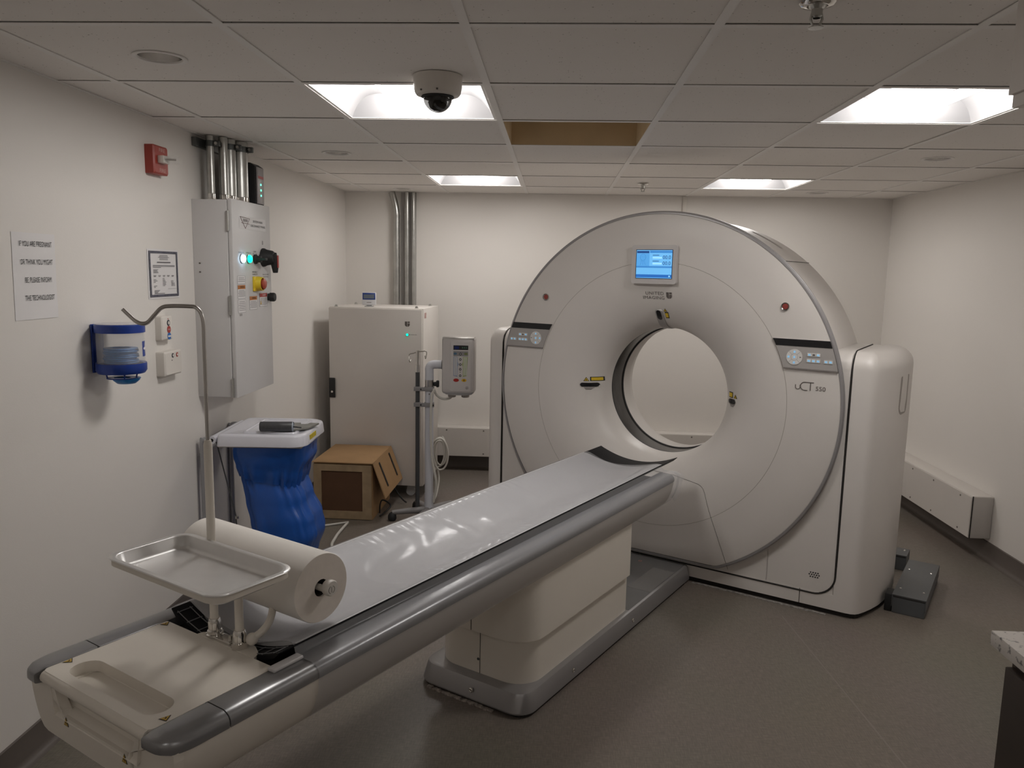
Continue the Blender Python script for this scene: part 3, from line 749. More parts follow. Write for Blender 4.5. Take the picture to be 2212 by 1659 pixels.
# long body
BP = [(.2895, .632), (.2885, .612), (.284, .590), (.276, .565), (.266, .542), (.254, .522), (.240, .509), (.222, .504), (.10, .503)]
Z_R = .6635
def bodysec(y, k=1., dz=0.): return [(x*k, y, z+dz) for x, z in outline_mirror([(.214, .632)]+BP)]
mb = MB(); mb.loft([bodysec(-2.955, .985), bodysec(-2.935), bodysec(-.40), bodysec(-.385, .985)]); mb.build('body_shell', TABW, tab, smooth=32)
mb = MB(); mb.box(-.214, .214, -2.66, -.39, .60, .634); mb.build('cradle_bed', GAP, tab, smooth=0)
def rail_profile(s):
    P = [(.2145, .628), (.2145, .6615), (.218, Z_R), (.270, Z_R), (.280, .6605), (.288, .655), (.2925, .647), (.2935, .638), (.292, .630)]
    return [(s*x, z) for x, z in P]
for s, nm in ((1, 'r'), (-1, 'l')):
    mb = MB(); mb.loft([[(x, y, z) for x, z in rail_profile(s)] for y in (-2.8495, -.395)]); mb.build('side_rail', SILVER, tab, smooth=40)
    mb = MB(); rings = []
    for k in range(0, 11):                                     # bull-nosed end cap, swept round in plan
        t = k/10*PI/2; y = -2.925-.078*math.sin(t); w = math.cos(t)**.55 if k < 10 else .0
        P = rail_profile(s); rings.append([(s*.2145+(x-s*.2145)*max(w, .22), y, .645+(z-.645)*(1 if k < 6 else .4+.6*max(w, .0))) for x, z in P])
    rings.insert(0, [(x, -2.8525, z) for x, z in rail_profile(s)])
    mb.loft(rings); mb.build('rail_end_cap', SILVER, tab, smooth=50)
    mb = MB(); mb.loft([[(x*.985, y, .645+(z-.645)*.94) for x, z in rail_profile(s)] for y in (-2.854, -2.848)]); mb.build('rail_joint', GAP, tab, smooth=0)
# head-end cover with hand slot, scooped end panel and its mouth
slot = pill(0, -2.921, .345, .074, 10)
mb = MB(); mb.prism(rrect(-.2125, .2125, -2.984, -2.668, [.006, .006, .014, .014], 5), .634, .6615, holes=[slot])
head = mb.build('head_cover', TABW, tab, smooth=30)
mb = MB()                                                       # rolled front edge of the hand bar
mb.tube([(x, -2.980, .6465) for x in (-.206, -.1, .1, .206)], .0150, 14); mb.build('hand_bar', TABW, tab, smooth=60)
mb = MB(); pr = [(-2.986, .566), (-2.970, .578), (-2.945, .586), (-2.915, .596), (-2.895, .612), (-2.884, .634)]
mb.loft([[(x, y, z) for y, z in pr] for x in (-.165, .165)], False, False, closed=False)
for s in (-1, 1): mb.loft([[(s*.165, y, z) for y, z in pr], [(s*.178, y+.002*(i > 2), .636) for i, (y, z) in enumerate(pr)]], False, False, closed=False)
mb.build('hand_scoop', TABW, tab, smooth=60)
mb = MB()
P = [(-.205, .632), (-.205, .620), (-.135, .585), (-.135, .545), (.135, .545), (.135, .585), (.205, .620), (.205, .632)]
H = [(-.162, .628), (-.150, .600), (-.128, .574), (.128, .574), (.150, .600), (.162, .628)]
mb.prism(P, -2.984, -2.962, lambda u, v, w: (u, w, v), holes=[H]); mb.build('end_panel', TABW, tab, smooth=0)
mb = MB()
for s in (-1, 1): mb.box(min(s*.16, s*.2), max(s*.16, s*.2), -2.964, -2.69, .55, .634)
mb.box(-.2, .2, -2.88, -2.69, .55, .634); mb.box(-.2, .2, -2.964, -2.88, .52, .566); mb.build('end_block', TABW, tab, smooth=0)
mb = MB(); mb.prism([(-.285, .630), (-.2075, .630), (-.2075, .618), (-.138, .583), (-.138, .541), (.138, .541), (.138, .583), (.2075, .618), (.2075, .630), (.285, .630)]+[(x*.985, z) for x, z in BP]+[(-x*.985, z) for x, z in reversed(BP)], -2.978, -2.955, lambda u, v, w: (u, w, v))
mb.build('end_shell', TABW, tab, smooth=0)
mb = MB(); mb.box(-.140, .140, -2.9795, -2.96, .5405, .5445); mb.build('end_joint', GAP, tab, smooth=0)
mb = MB(); mb.box(.207, .222, -2.982, -2.95, .6285, .6325); mb.build('end_slot', GAP, tab, smooth=0)
def tri(name, f, s, parent, rot):
    T = [(s*math.cos(rot+2*PI*k/3), s*math.sin(rot+2*PI*k/3)) for k in range(3)]
    mb = MB(); mb.poly([f(u, v, .0008) for u, v in T]); o = mb.build(name, INK, parent, smooth=0)
    mb = MB(); mb.poly([f(u*.78, v*.78, .0014) for u, v in T]); mb.build('warning_field', YEL, o, smooth=0)
    mb = MB(); mb.poly([f(u*s, v*s, .002) for u, v in ((-.28, .18), (.05, .22), (.3, -.15), (.12, -.2), (-.02, .02))]); mb.build('warning_symbol', INK, o, smooth=0)
for cx, cy, rot in ((-.203, -2.929, 2.2), (.199, -2.939, -.35), (-.199, -2.682, .35+PI/2)):
    tri('warning_triangle', lambda u, v, o, cx=cx, cy=cy: (cx+u*.8, cy+v, .6615+o), .0155, tab, rot)
for cx in (-.118, .117):
    tri('warning_triangle', lambda u, v, o, cx=cx: (cx+u*.8, -2.984-o, .562+v), .0150, tab, PI/2)
# carbon cradle, concave, running past the body into the bore
def crad(x, up=0.): return .642+.050*(abs(x)/.212)**2+up
mb = MB()
xs = [-.212+.424*k/24 for k in range(25)]
mb.loft([[(x, y, crad(x)) for x in xs]+[(x, y, crad(x)-(.012 if abs(x) < .2 else .003)) for x in reversed(xs)] for y in (-2.655, -.165)])
mb.build('cradle', mat('carbon_black', (.010, .010, .012), .5, var=.1, scale=80, spec=.15), tab, smooth=40)
mb = MB()
mb.loft([[(x, y, crad(x)+.0015) for x in xs]+[(x, y, crad(x)+.013*(1-(abs(x)/.2122)**8)+.0016) for x in reversed(xs)] for y in (-2.60, -.36)])
mb.build('mattress', mat('mattress_grey', (.58, .575, .58), .5, var=.02), tab, smooth=50)
# strap grid on the black cradle at the head end
for s in (-1, 1):
    mb = MB()
    for k in range(4):
        x = s*(.065+.042*k); mb.tube([(x, y, crad(x)+.0018) for y in (-2.652, -2.607)], .0014, 5)
    for y in (-2.648, -2.612): mb.tube([(s*u, y, crad(u)+.0018) for u in (.06, .10, .15, .195)], .0014, 5)
    mb.build('strap_grid', mat('strap_line_grey', (.20, .20, .21), .5), tab)
mb = MB(); mb.box(.213, .238, -2.690, -2.60, Z_R-.001, Z_R+.009, .004, 3); mb.build('rail_clip', mat('clip_white', (.62, .60, .60), .35), tab, smooth=40)
# receiver plate for accessories at the end of the head cover
mb = MB(); P = [(-.082, -2.668), (-.079, -2.655), (-.062, -2.640), (-.03, -2.632), (.05, -2.622), (.095, -2.628), (.122, -2.642), (.134, -2.657), (.138, -2.668)]
mb.prism(P, .640, .6625); mb.build('accessory_plate', TABW, tab, smooth=20)

# ------------------------------------------------------------------ plastic sheet over the table
def sheet_z(x, y):
    ax = abs(x)
    if ax < .204: return crad(x)+.0175*(1-(ax/.2125)**10)+.001
    return None
SP = [(.2045, .6945), (.2095, .684), (.2145, .668), (.220, .6655), (.228, .6658), (.270, .6660), (.281, .6628), (.2895, .6570), (.2945, .6485), (.2955, .638), (.2930, .629), (.2925, .612), (.288, .590), (.280, .565), (.270, .542), (.258, .521)]
def sheet_row(y, t):
    row = []
    for k in range(len(SP)-1, -1, -1): row.append((-SP[k][0], SP[k][1]))
    for k in range(1, 32):
        x = -.2045+.409*k/32; row.append((x, sheet_z(x, y) or .70))
    row += SP
    out = []
    for x, z in row:
        yy = y
        w = 0
        if abs(x) < .205:
            c = 1-(abs(x)/.205)**4
            f = max(0, min(1, (y+2.45)/.3))*max(0, min(1, (-.55-y)/.5))
            # creases slanting in from the right edge, and fine puckers along the hem
            q = (y+1.35)+.35*x
            w = .0068*c*math.sin(34*q+8*noise.noise((x*5, y*2.2, 1.))+30*x*x)*f*max(0, .35+noise.noise((x*3+4, y*1.4, 2.)))
            w += .0036*noise.noise((x*16+y*8, y*9, 3.))*c*f
            hem = max(0, min(1, (abs(x)-.13)/.06))*max(0, min(1, (.204-abs(x))/.02))
            w += .0026*hem*math.sin(150*y+5*noise.noise((y*4, 0, 5.)))*f
            if y < -2.5: w += .006*noise.noise((x*9, y*14, 7.))*c
        else:
            w = .0006*noise.noise((x*8, y*5, 9.))
        out.append((x, yy, z+abs(w)*.4+w*.6))
    return out
mb = MB(); rows = []
NY = 300
for k in range(NY+1):
    y = -2.605+(2.605-.352)*k/NY
    r = sheet_row(y, k/NY)
    if k < 14:                                          # head-end hem cut in a shallow curve
        f = 1-k/14; r = [(x, yy-f*.030*max(0, 1-(x/.16)**2)*(1 if x > -.2 else 0), z) for x, yy, z in r]
    if k > NY-12:
        f = (k-(NY-12))/12; r = [(x, yy+f*(.012*math.sin(x*21)+.02*(abs(x) > .21)), z) for x, yy, z in r]
    rows.append(r)
for e, lift in ((.018, -.002), (.045, -.012), (.062, -.028)):  # loose flap beyond the rail end on both flanks
    pass
mb.loft(rows, False, False, closed=False)
sh = mb.build('plastic_sheet', SHEET, None, smooth=60)
sh.location = GLOC; sh.rotation_euler = (0, 0, GROT); tag(sh, 'shiny clear plastic sheet creased over the patient table mattress and rails', 'plastic sheet')
for s in (1, -1):
    mb = MB(); n0 = 9
    def flap(a, b, s=s):
        i = a*(len(SP)-6)+4; k = int(i); fr = i-k; k2 = min(k+1, len(SP)-1)
        x = SP[k][0]*(1-fr)+SP[k2][0]*fr; z = SP[k][1]*(1-fr)+SP[k2][1]*fr
        y = -.365+b*(.105*math.sin(min(1, a*1.25)*PI*.80+.30)+.012*math.sin(a*17))
        return (s*(x-.010*b*math.sin(a*5)), y, z-.010*b-.012*b*a)
    mb.grid(flap, 24, 10); mb.build('loose_edge', SHEET, sh, smooth=60)

# ------------------------------------------------------------------ accessory stand, tray, paper roll (same frame)
st = thing('accessory_stand', 'cream drip pole stand with steel hook clamped to the table end', 'stand', GLOC, GROT)
def chrome_socket(x, y, z0):
    mb = MB(); mb.lathe([(.0, 0), (.022, 0), (.022, .004), (.0185, .005), (.0185, .012), (.016, .016), (.016, .036), (.0135, .044), (.0, .044)], (x, y, z0), 'z', 6 if y < -9 else 28); return mb.build('socket', CHROME, st, smooth=30)
PX, PYY = -.036, -2.650
mb = MB(); mb.box(-.055, .040, -2.664, -2.634, .6626, .6700, .002); mb.build('clamp_plate', CHROME, st)
mb = MB(); mb.cyl((.030, -2.652, .6626), (.030, -2.652, .683), .0055, 14); mb.build('clamp_screw', CHROME, st)
chrome_socket(PX, PYY, .668)
mb = MB(); mb.prism([(.066+.021*math.cos(2*PI*k/6+.3), -2.652+.021*math.sin(2*PI*k/6+.3)) for k in range(6)], .6628, .678); mb.lathe([(.0165, .676), (.0165, .700), (.0135, .709), (.0, .709)], (.066, -2.652, 0), 'z', 28); mb.build('socket', CHROME, st, smooth=30)
mb = MB(); mb.tube([(PX, PYY, .705), (PX, PYY, 1.160), (PX, PYY, 1.172)], [.0105, .0105, .008], 20); mb.build('pole', TABW, st, smooth=50)
mb = MB(); mb.tube([(.066, -2.652, .705), (.066, -2.652, .878)], .0105, 20); mb.build('tray_post', TABW, st, smooth=50)
def wl(p):   # world -> table-local
    c, s = math.cos(GROT), math.sin(GROT); d = Vector(p)-Vector(GLOC); return Vector((c*d.x+s*d.y, -s*d.x+c*d.y, d.z))
def lw(x, y, z):
    c, s = math.cos(GROT), math.sin(GROT); return Vector((GLOC[0]+c*x-s*y, GLOC[1]+s*x+c*y, z))
pw = lw(PX, PYY, 0)
hook = [(0, 1.13), (0, 1.40), (0, 1.452), (-.004, 1.480), (-.016, 1.4955), (-.032, 1.4985), (-.075, 1.4985), (-.096, 1.494), (-.114, 1.476), (-.130, 1.459), (-.144, 1.4555), (-.158, 1.461), (-.174, 1.476), (-.187, 1.489)]
hk = [wl((pw.x+u, pw.y+u*.10, z)) for u, z in hook]
mb = MB(); mb.tube(bez(hk, 8), .0049, 14); mb.build('hook_rod', STEEL, st, smooth=60)
mb = MB(); mb.lathe([(.0155*math.cos(a), .0155*math.sin(a)) for a in [-PI/2+PI*k/12 for k in range(13)]], (.090, -2.634, .684), 'z', 24); mb.build('arm_ball', TABW, st, smooth=60)
mb = MB(); mb.tube(bez([(.090, -2.634, .685), (.102, -2.616, .698), (.104, -2.594, .715), (.092, -2.572, .735), (.068, -2.548, .758), (.045, -2.522, .785), (.02, -2.507, .801)], 8), .0095, 16); mb.build('roll_arm', TABW, st, smooth=60)
mb = MB(); mb.cyl((-.28, -2.507, .801), (.214, -2.507, .801), .0085, 16); mb.build('roll_spindle', TABW, st, smooth=50)
mb = MB(); mb.lathe([(.0, -.004), (.019, -.004), (.0205, .0), (.0205, .012), (.018, .0155), (.0, .016)], (.214, -2.497, .803), 'x', 32); kn = mb.build('spindle_knob', WHITE, st, smooth=40)
mb = MB()
for a0 in (PI*.62, PI*1.62): mb.tube([(.2302, -2.500+.0098*math.cos(a0+PI*.75*k/8), .801+.0098*math.sin(a0+PI*.75*k/8)) for k in range(9)], .0005, 5)
mb.tube([(.2302, -2.500, .801+.007*t) for t in (-1, 1)], .0005, 5); mb.build('knob_mark', TEXT, kn)
# tray frame under the tray, carried by the post
mb = MB(); o_ = rrect(-.131, .281, -2.869, -2.659, .037, 8); i_ = rrect(-.1218, .2718, -2.8598, -2.6682, .033, 8)
mb.prism(o_, .902, .9165, holes=[i_]); mb.box(.054, .078, -2.800, -2.640, .876, .8865); mb.box(.054, .078, -2.668, -2.640, .8865, .904); mb.build('tray_frame', TABW, st, smooth=30)
tray = MB(); rings = []
for d, z, r in ((.0, .9185, .040), (.0015, .9205, .040), (.012, .9205, .034), (.015, .9185, .032), (.020, .896, .028), (.026, .8900, .024), (.031, .8890, .022)):
    rings.append([(x, y, z) for x, y in rrect(-.136+d, .286-d, -2.874+d, -2.654-d, r, 8)])
tray.loft(rings, False, True)
tr = tray.build('instrument_tray', mat('tray_steel', (.74, .73, .72), .36, metal=.75, var=.02, scale=30), None, smooth=50)
tr.location = GLOC; tr.rotation_euler = (0, 0, GROT); tag(tr, 'empty stainless steel instrument tray held above the table end', 'tray')
# paper roll
pr_ = thing('paper_roll', 'thick white roll of examination paper on the stand arm over the table', 'paper roll', GLOC, GROT)
mb = MB(); mb.lathe([(.0225, -.272), (.0885, -.272), (.0885, .198), (.0870, .2005)], (0, -2.507, .801), 'x', 96); mb.build('outer_wrap', mat('roll_paper', (.86, .82, .77), .75, var=.01), pr_, smooth=60)
rp = []
for k in range(34):
    r = .0870-(.0870-.0225)*k/33; rp.append((r, .2005+(.00022 if k % 2 else 0)))
mb = MB(); mb.lathe(rp+[(.0222, .19)], (0, -2.507, .801), 'x', 96); mb.build('roll_end', mat('roll_edge', (.80, .73, .66), .8, var=.03, scale=40), pr_, smooth=20)
mb = MB(); mb.lathe([(.0222, .196), (.0222, .12)], (0, -2.507, .801), 'x', 48); mb.lathe([(.0222, .12), (.009, .119)], (0, -2.507, .801), 'x', 48); mb.build('core', mat('core_brown', (.05, .038, .03), .9), pr_, smooth=40)

# ------------------------------------------------------------------ left wall: notices, alarm, dispenser, call boxes
def wy(y, z, off=0.): return (XL+off, y, z)          # left wall: u runs along +y, v along +z
def paper_sheet(name, y0, y1, z0, z1, label, cat, skew=0.):
    mb = MB(); mb.grid(lambda a, b: (XL+.0012+.0016*math.sin(PI*a)*(.4+.6*b)+.0015*(a > .93)*(b < .2), y0+(y1-y0)*a+skew*(1-b), z0+(z1-z0)*b), 14, 14)
    mb.grid(lambda a, b: (XL+.0004, y0+(y1-y0)*a+skew*(1-b), z0+(z1-z0)*b), 1, 1)
    o = mb.build(name, PAPER, None, smooth=60); return tag(o, label, cat)
sg = paper_sheet('paper_notice', 2.340, 2.549, 1.415, 1.687, 'white printed notice for pregnant patients taped to the left wall', 'notice', -.006)
for k, (tx, yy) in enumerate((('IF YOU ARE PREGNANT', 2.449), ('OR THINK YOU MIGHT', 2.450), ('BE, PLEASE INFORM', 2.453), ('THE TECHNOLOGIST', 2.456))):
    mb = MB(); mb.text(tx, .0235, lambda a, b: wy(yy+a, 1.652-.0565*k+b, .0042), bold=.0004, sx=.64); mb.build('printed_line', INK, sg, smooth=0)
ce = paper_sheet('framed_certificate', 3.140, 3.404, 1.453, 1.659, 'certificate with a grey ornate border on the left wall beside the enclosure', 'certificate')
mb = MB(); mb.prism(rrect(3.150, 3.394, 1.461, 1.651, .001, 1), .0036, .0040, lambda u, v, w: wy(u, v, w), holes=[rrect(3.162, 3.382, 1.471, 1.641, .001, 1)]); mb.build('border', mat('border_grey', (.10, .10, .13), .6, var=.4, scale=120), ce, smooth=0)
rnd = random.Random(11)
def tline(y0, y1, z, h=.0018):
    mb = MB(); mb.poly([wy(y0, z, .0038), wy(y1, z, .0038), wy(y1, z+h, .0038), wy(y0, z+h, .0038)]); mb.build('text_row', mat('ink_grey', (.16, .15, .16), .7), ce, smooth=0)
for k in range(5): w = rnd.uniform(.022, .05); tline(3.272-w, 3.272+w, 1.633-.0045*k)
tline(3.215, 3.330, 1.602, .005)
for k in range(3): tline(3.180, 3.366-.12*(k == 2), 1.591-.0042*k)
for k in range(4): tline(3.182, 3.21+rnd.uniform(0, .02), 1.573-.0042*k)
for c in range(5): tline(3.182+.038*c, 3.182+.038*c+.022, 1.549); tline(3.184+.038*c, 3.184+.038*c+.017, 1.545)
for c in range(3):
    for k in range(8):
        if rnd.random() < .75: tline(3.182+.074*c, 3.190+.074*c+rnd.uniform(.006, .026), 1.537-.0052*k)
for k in range(3): tline(3.186, 3.23-.008*k, 1.487-.0042*k)
tline(3.30, 3.375, 1.493, .0008); tline(3.186, 3.27, 1.474, .0022)

al = thing('fire_alarm', 'red fire alarm strobe plate high on the left wall', 'fire alarm', (XL, 3.218, 2.017))
mb = MB(); mb.loft([[(d, y, z) for y, z in rrect(-.058+i, .058-i, -.057+i, .057-i, .004, 3)] for d, i in ((0, 0), (.034, .0), (.040, .006))]); mb.build('plate', RED, al, smooth=30)
for z in (.039, -.041):
    mb = MB(); mb.text('FIRE', .021, lambda a, b: (.0404, .006+a*1.2, z+b), sx=1.1); mb.build('lettering', mat('faded_pink', (.62, .42, .38), .6), al, smooth=0)
mb = MB(); mb.box(.04, .066, -.034, .020, -.014, .016, .003); mb.build('strobe_base', WHITE, al)
mb = MB(); mb.loft([[(x, -.007+w*u, .001+.014*v) for u, v in ((-1, -1), (1, -1), (1, 1), (-1, 1))] for x, w in ((.066, .022), (.098, .020), (.112, .012))]); mb.build('strobe_lens', CLEAR, al, smooth=0)
mb = MB(); mb.cyl((.070, -.018, .001), (.104, -.004, .001), .005, 10); mb.build('strobe_tube', CHROME, al)

# blue and clear bag dispenser, a cylinder on a wall bracket
DX, DY = XL+.092, 2.752
dp = thing('bag_dispenser', 'clear wall dispenser with blue lid and blue base ring', 'dispenser', (DX, DY, 1.204)); dp.scale = (.70, .70, .835)
R_ = .118
mb = MB(); mb.lathe([(.0, .212), (R_*.985, .212), (R_+.002, .208), (R_+.002, .176), (R_-.002, .176)], n=72); mb.build('lid', BLUEP, dp, smooth=40)
mb = MB(); mb.lathe([(.0, .2124), (R_*.97, .2124), (R_*.97, .2130), (.0, .2130)], n=72); mb.build('lid_top', mat('lid_grey', (.48, .47, .52), .25), dp, smooth=30)
mb = MB(); mb.lathe([(R_-.004, .03), (R_-.004, .178), (R_-.0055, .178), (R_-.0055, .03)], n=72); mb.build('clear_wall', CLEAR, dp, smooth=60)
mb = MB(); mb.lathe([(R_-.012, .040), (R_+.003, .044), (R_+.004, .038), (R_+.004, .012), (R_-.006, -.001), (R_-.04, -.004), (R_-.045, .006), (R_-.012, .02)], n=72); mb.build('base_ring', BLUEP, dp, smooth=40)
mb = MB(); mb.box(-.128, -.118, -.05, .05, .0, .21, .002); mb.build('wall_bracket', BLUEP, dp)
for a in (-2.35, -.90, .2):
    mb = MB(); mb.tube([(.076*math.cos(a), .076*math.sin(a), .0), (.070*math.cos(a), .070*math.sin(a), -.022)], .004, 8); mb.build('base_strut', BLUEP, dp)
mb = MB(); mb.lathe([(.040, -.022), (.074, -.021), (.074, -.0255), (.040, -.027)], n=48); mb.build('lower_ring', BLUEP, dp, smooth=40)
a0, a1 = .02, .50
mb = MB(); mb.grid(lambda u, v: ((R_-.003)*math.cos(a0+(a1-a0)*u), (R_-.003)*math.sin(a0+(a1-a0)*u), .072+.066*v), 8, 1); lb = mb.build('label', BLUEP, dp, smooth=60)
def lbp(u, v): a = a0+(a1-a0)*u; return ((R_-.0018)*math.cos(a), (R_-.0018)*math.sin(a), .072+.066*v)
mb = MB(); mb.poly([lbp(u, v) for u, v in ((.5, .08), (.53, .42), (.85, .46), (.85, .56), (.56, .60), (.5, .95), (.44, .60), (.15, .56), (.15, .46), (.47, .42))]); mb.build('label_emblem', PAPER, lb, smooth=0)
mb = MB(); mb.poly([(-(R_-.006)*.55, -.085, .15), (-(R_-.006)*.55, -.078, .15), (-(R_-.006)*.55, -.078, .165), (-(R_-.006)*.55, -.085, .165)]); mb.build('moulded_mark', TEXT, dp, smooth=0)
for k in range(8):
    mb = MB(); r = .082-.0015*((k*7) % 3)
    mb.lathe([(.050, .0), (r, .0005), (r+.002, .004), (r, .0075), (.050, .008)], n=48)
    mb.lathe([(.050, .0), (.048, .004), (.050, .008)], n=48)
    o = mb.build('emesis_bag', BLUEW, None, smooth=50); o.location = (DX+.003*math.sin(k*2.3), DY+.003*math.cos(k*1.7), 1.204+.0355+.0069*k); o.scale = (.70, .70, .83)
    tag(o, 'translucent blue emesis bag ring stacked inside the clear wall dispenser', 'bag', 'blue bags stacked in the wall dispenser')
MB()
mb = MB(); mb.lathe([(.0, -.0), (.044, .006), (.062, .022), (.068, .034), (.060, .036), (.0, .030)], n=32)
o = mb.build('loose_bag', BLUEW, None, smooth=50); o.location = (DX+.008, DY+.014, 1.1585); o.scale = (.72, .72, .72); tag(o, 'crumpled blue bag end pulled out below the wall dispenser', 'bag')

cb = thing('wall_control', 'narrow white control box with a blue round mark at its foot on the left wall', 'control box', (XL, 3.229, 1.330))
mb = MB(); mb.loft([[(d, y, z) for y, z in rrect(-.048+i, .045-i, -.050+i, .052-i, .006, 4)] for d, i in ((0, 0), (.026, .001), (.030, .006))]); mb.build('body', WHITE, cb, smooth=30)
def dot(y, z, r, m, parent, name='round_mark', d=.0304):
    mb = MB(); mb.prism([(y+r*math.cos(2*PI*k/24), z+r*math.sin(2*PI*k/24)) for k in range(24)], d, d+.0012, lambda u, v, w: (w, u, v)); return mb.build(name, m, parent, smooth=20)
d_ = dot(.006, .022, .0125, mat('dark_navy', (.02, .03, .05), .4), cb); dot(.006, .022, .0075, WHITE, d_, 'mark_centre', .0318)
d_ = dot(.008, -.006, .0150, REDM, cb); mb = MB(); mb.text('PUSH', .008, lambda a, b: (.0322, .008+a, -.006+b)); mb.build('lettering', PAPER, d_, smooth=0)
d_ = dot(.009, -.034, .0150, mat('mark_blue', (.02, .15, .50), .4), cb); mb = MB(); mb.poly([(.0322, y, z) for y, z in ((-.004, -.038), (.022, -.038), (.022, -.031), (-.004, -.031))]); mb.build('mark_bar', PAPER, d_, smooth=0)
mb = MB(); mb.poly([(.0305, y, z) for y, z in ((.0, .038), (.010, .036), (.010, .039), (.0, .041))]); mb.build('small_mark', REDM, cb, smooth=0)
cb = thing('wall_intercom', 'wider white control box with two small round marks on the left wall', 'control box', (XL, 3.250, 1.180))
mb = MB(); mb.loft([[(d, y, z) for y, z in rrect(-.075+i, .075-i, -.052+i, .053-i, .006, 4)] for d, i in ((0, 0), (.034, .001), (.040, .007))]); mb.build('body', WHITE, cb, smooth=30)
d_ = dot(-.008, .033, .0095, mat('dark_navy', (.02, .03, .05), .4), cb, d=.0404); dot(-.008, .033, .0055, WHITE, d_, 'mark_centre', .0418)
d_ = dot(.030, .033, .0095, REDM, cb, d=.0404); dot(.030, .033, .005, WHITE, d_, 'mark_centre', .0418)
mb = MB(); mb.poly([(.0408, y, z) for y, z in ((-.022, .012), (-.014, .011), (-.012, .014), (-.020, .016))]); mb.build('small_mark', TEXT, cb, smooth=0)

# ------------------------------------------------------------------ power disconnect enclosure on the left wall
EX, EY0, EY1, EZ0, EZ1 = -1.4745, 3.555, 4.035, .985, 1.893
en = thing('disconnect_enclosure', 'tall grey white electrical enclosure with lamps and switches on the left wall', 'electrical enclosure', (XL, EY0, EZ0))
D = EX-XL; H_ = EZ1-EZ0; Wd = EY1-EY0
mb = MB(); mb.box(0, D-.022, 0, Wd, 0, H_, .002); mb.build('body', CABG, en)
door = MB(); door.box(D-.020, D, .004, Wd+.004, -.004, H_+.006, .003); door = door.build('door', CABG, en)
for z in (H_-.095, .43, .045):
    mb = MB(); mb.cyl((D-.016, -.004, z-.045), (D-.016, -.004, z+.045), .006, 12); mb.build('hinge', GALV, door)
for z in (.58, .62): mb = MB(); mb.cyl((.03, -.003, z), (.03, .001, z), .004, 10); mb.build('rivet', TEXT, en)
def onDoor(y, z, d=.0008): return (D+d, y-EY0, z-EZ0)
def plate(name, y0, y1, z0, z1, m, d=.0008, parent=None):
    mb = MB(); mb.poly([onDoor(y0, z0, d), onDoor(y1, z0, d), onDoor(y1, z1, d), onDoor(y0, z1, d)]); return mb.build(name, m, parent or door, smooth=0)
def dtext(parent, s_, y, z, size, m=INK, sx=1., d=.0016, bold=.0):
    mb = MB(); mb.text(s_, size, lambda a, b: onDoor(y+a, z+b, d), bold=bold, sx=sx); mb.build('lettering', m, parent, smooth=0)
LINE = mat('label_line', (.30, .28, .28), .6)
npl = plate('name_plate', 3.640, 3.975, 1.769, 1.829, PAPER)
mb = MB(); T = [(3.650, 1.824), (3.765, 1.820), (3.710, 1.772)]
mb.tube([onDoor(y, z, .0016) for y, z in T+T[:1]], .0011, 5); mb.tube([onDoor(y, z, .0016) for y, z in ((3.664, 1.797), (3.760, 1.795))], .0010, 5)
mb.build('triangle_emblem', mat('emblem_brown', (.16, .07, .06), .6), npl)
plate('emblem_bar', 3.685, 3.742, 1.803, 1.816, LINE, .0014, npl)
dtext(npl, 'SYSTEM MAIN', 3.868, 1.810, .0150, sx=1.35, bold=.0003); dtext(npl, 'DISCONNECT PANEL', 3.872, 1.789, .0150, sx=1.35, bold=.0003)
for y, tx in ((3.648, 'POWER ON'), (3.740, 'SYSTEM ON')): dtext(door, tx, y, 1.658, .009, sx=1.25, bold=.0003)
dtext(door, 'SYSTEM', 3.818, 1.666, .009, sx=1.2); dtext(door, 'OFF', 3.800, 1.655, .009, sx=1.2); dtext(door, 'ON', 3.838, 1.655, .009, sx=1.2)
dtext(door, 'EMERGENCY', 3.815, 1.567, .010, sx=1.2, bold=.0003); dtext(door, 'POWER OFF', 3.815, 1.556, .010, sx=1.2, bold=.0003)
dtext(door, 'MAIN DISCONNECT', 3.960, 1.555, .008, sx=1.2, bold=.0003); dtext(door, 'LOCK OFF ONLY', 3.960, 1.543, .008, sx=1.2, bold=.0003)
for name, y, m in (('white_lamp', 3.655, BLUELAMP), ('green_lamp', 3.735, GREENL)):
    mb = MB(); mb.lathe([(.022, 0), (.022, .004), (.017, .006)], onDoor(y, 1.630, 0), 'x', 28); b_ = mb.build('lamp_bezel', mat('bezel_grey', (.25, .25, .26), .3, metal=.8), door)
    mb = MB(); mb.lathe([(.0185, .004), (.018, .014), (.012, .018), (.0, .0185)], onDoor(y, 1.630, 0), 'x', 28); mb.build(name, m, b_, smooth=50)
mb = MB(); mb.lathe([(.023, 0), (.023, .010), (.016, .016), (.016, .034), (.0, .035)], onDoor(3.818, 1.630, 0), 'x', 28); sw = mb.build('selector_switch', BLACKM, door, smooth=30)
mb = MB(); c_ = onDoor(3.818, 1.630, 0); mb.box(c_[0]+.034, c_[0]+.060, c_[1]-.016, c_[1]+.016, c_[2]-.006, c_[2]+.006, .002); mb.build('switch_handle', BLACKM, sw)
mb = MB(); c_ = onDoor(3.930, 1.640, 0); mb.lathe([(.046, 0), (.046, .008), (.040, .020), (.034, .050), (.028, .058), (.0, .060)], c_, 'x', 36); rh = mb.build('rotary_handle', BLACKM, door, smooth=40)
mb = MB(); mb.tube([(c_[0]+.048, c_[1], c_[2]+.018), (c_[0]+.052, c_[1]+.01, c_[2]-.010), (c_[0]+.056, c_[1]+.016, c_[2]-.055), (c_[0]+.056, c_[1]+.018, c_[2]-.075)], [.022, .020, .016, .012], 16); mb.build('grip', BLACKM, rh, smooth=50)
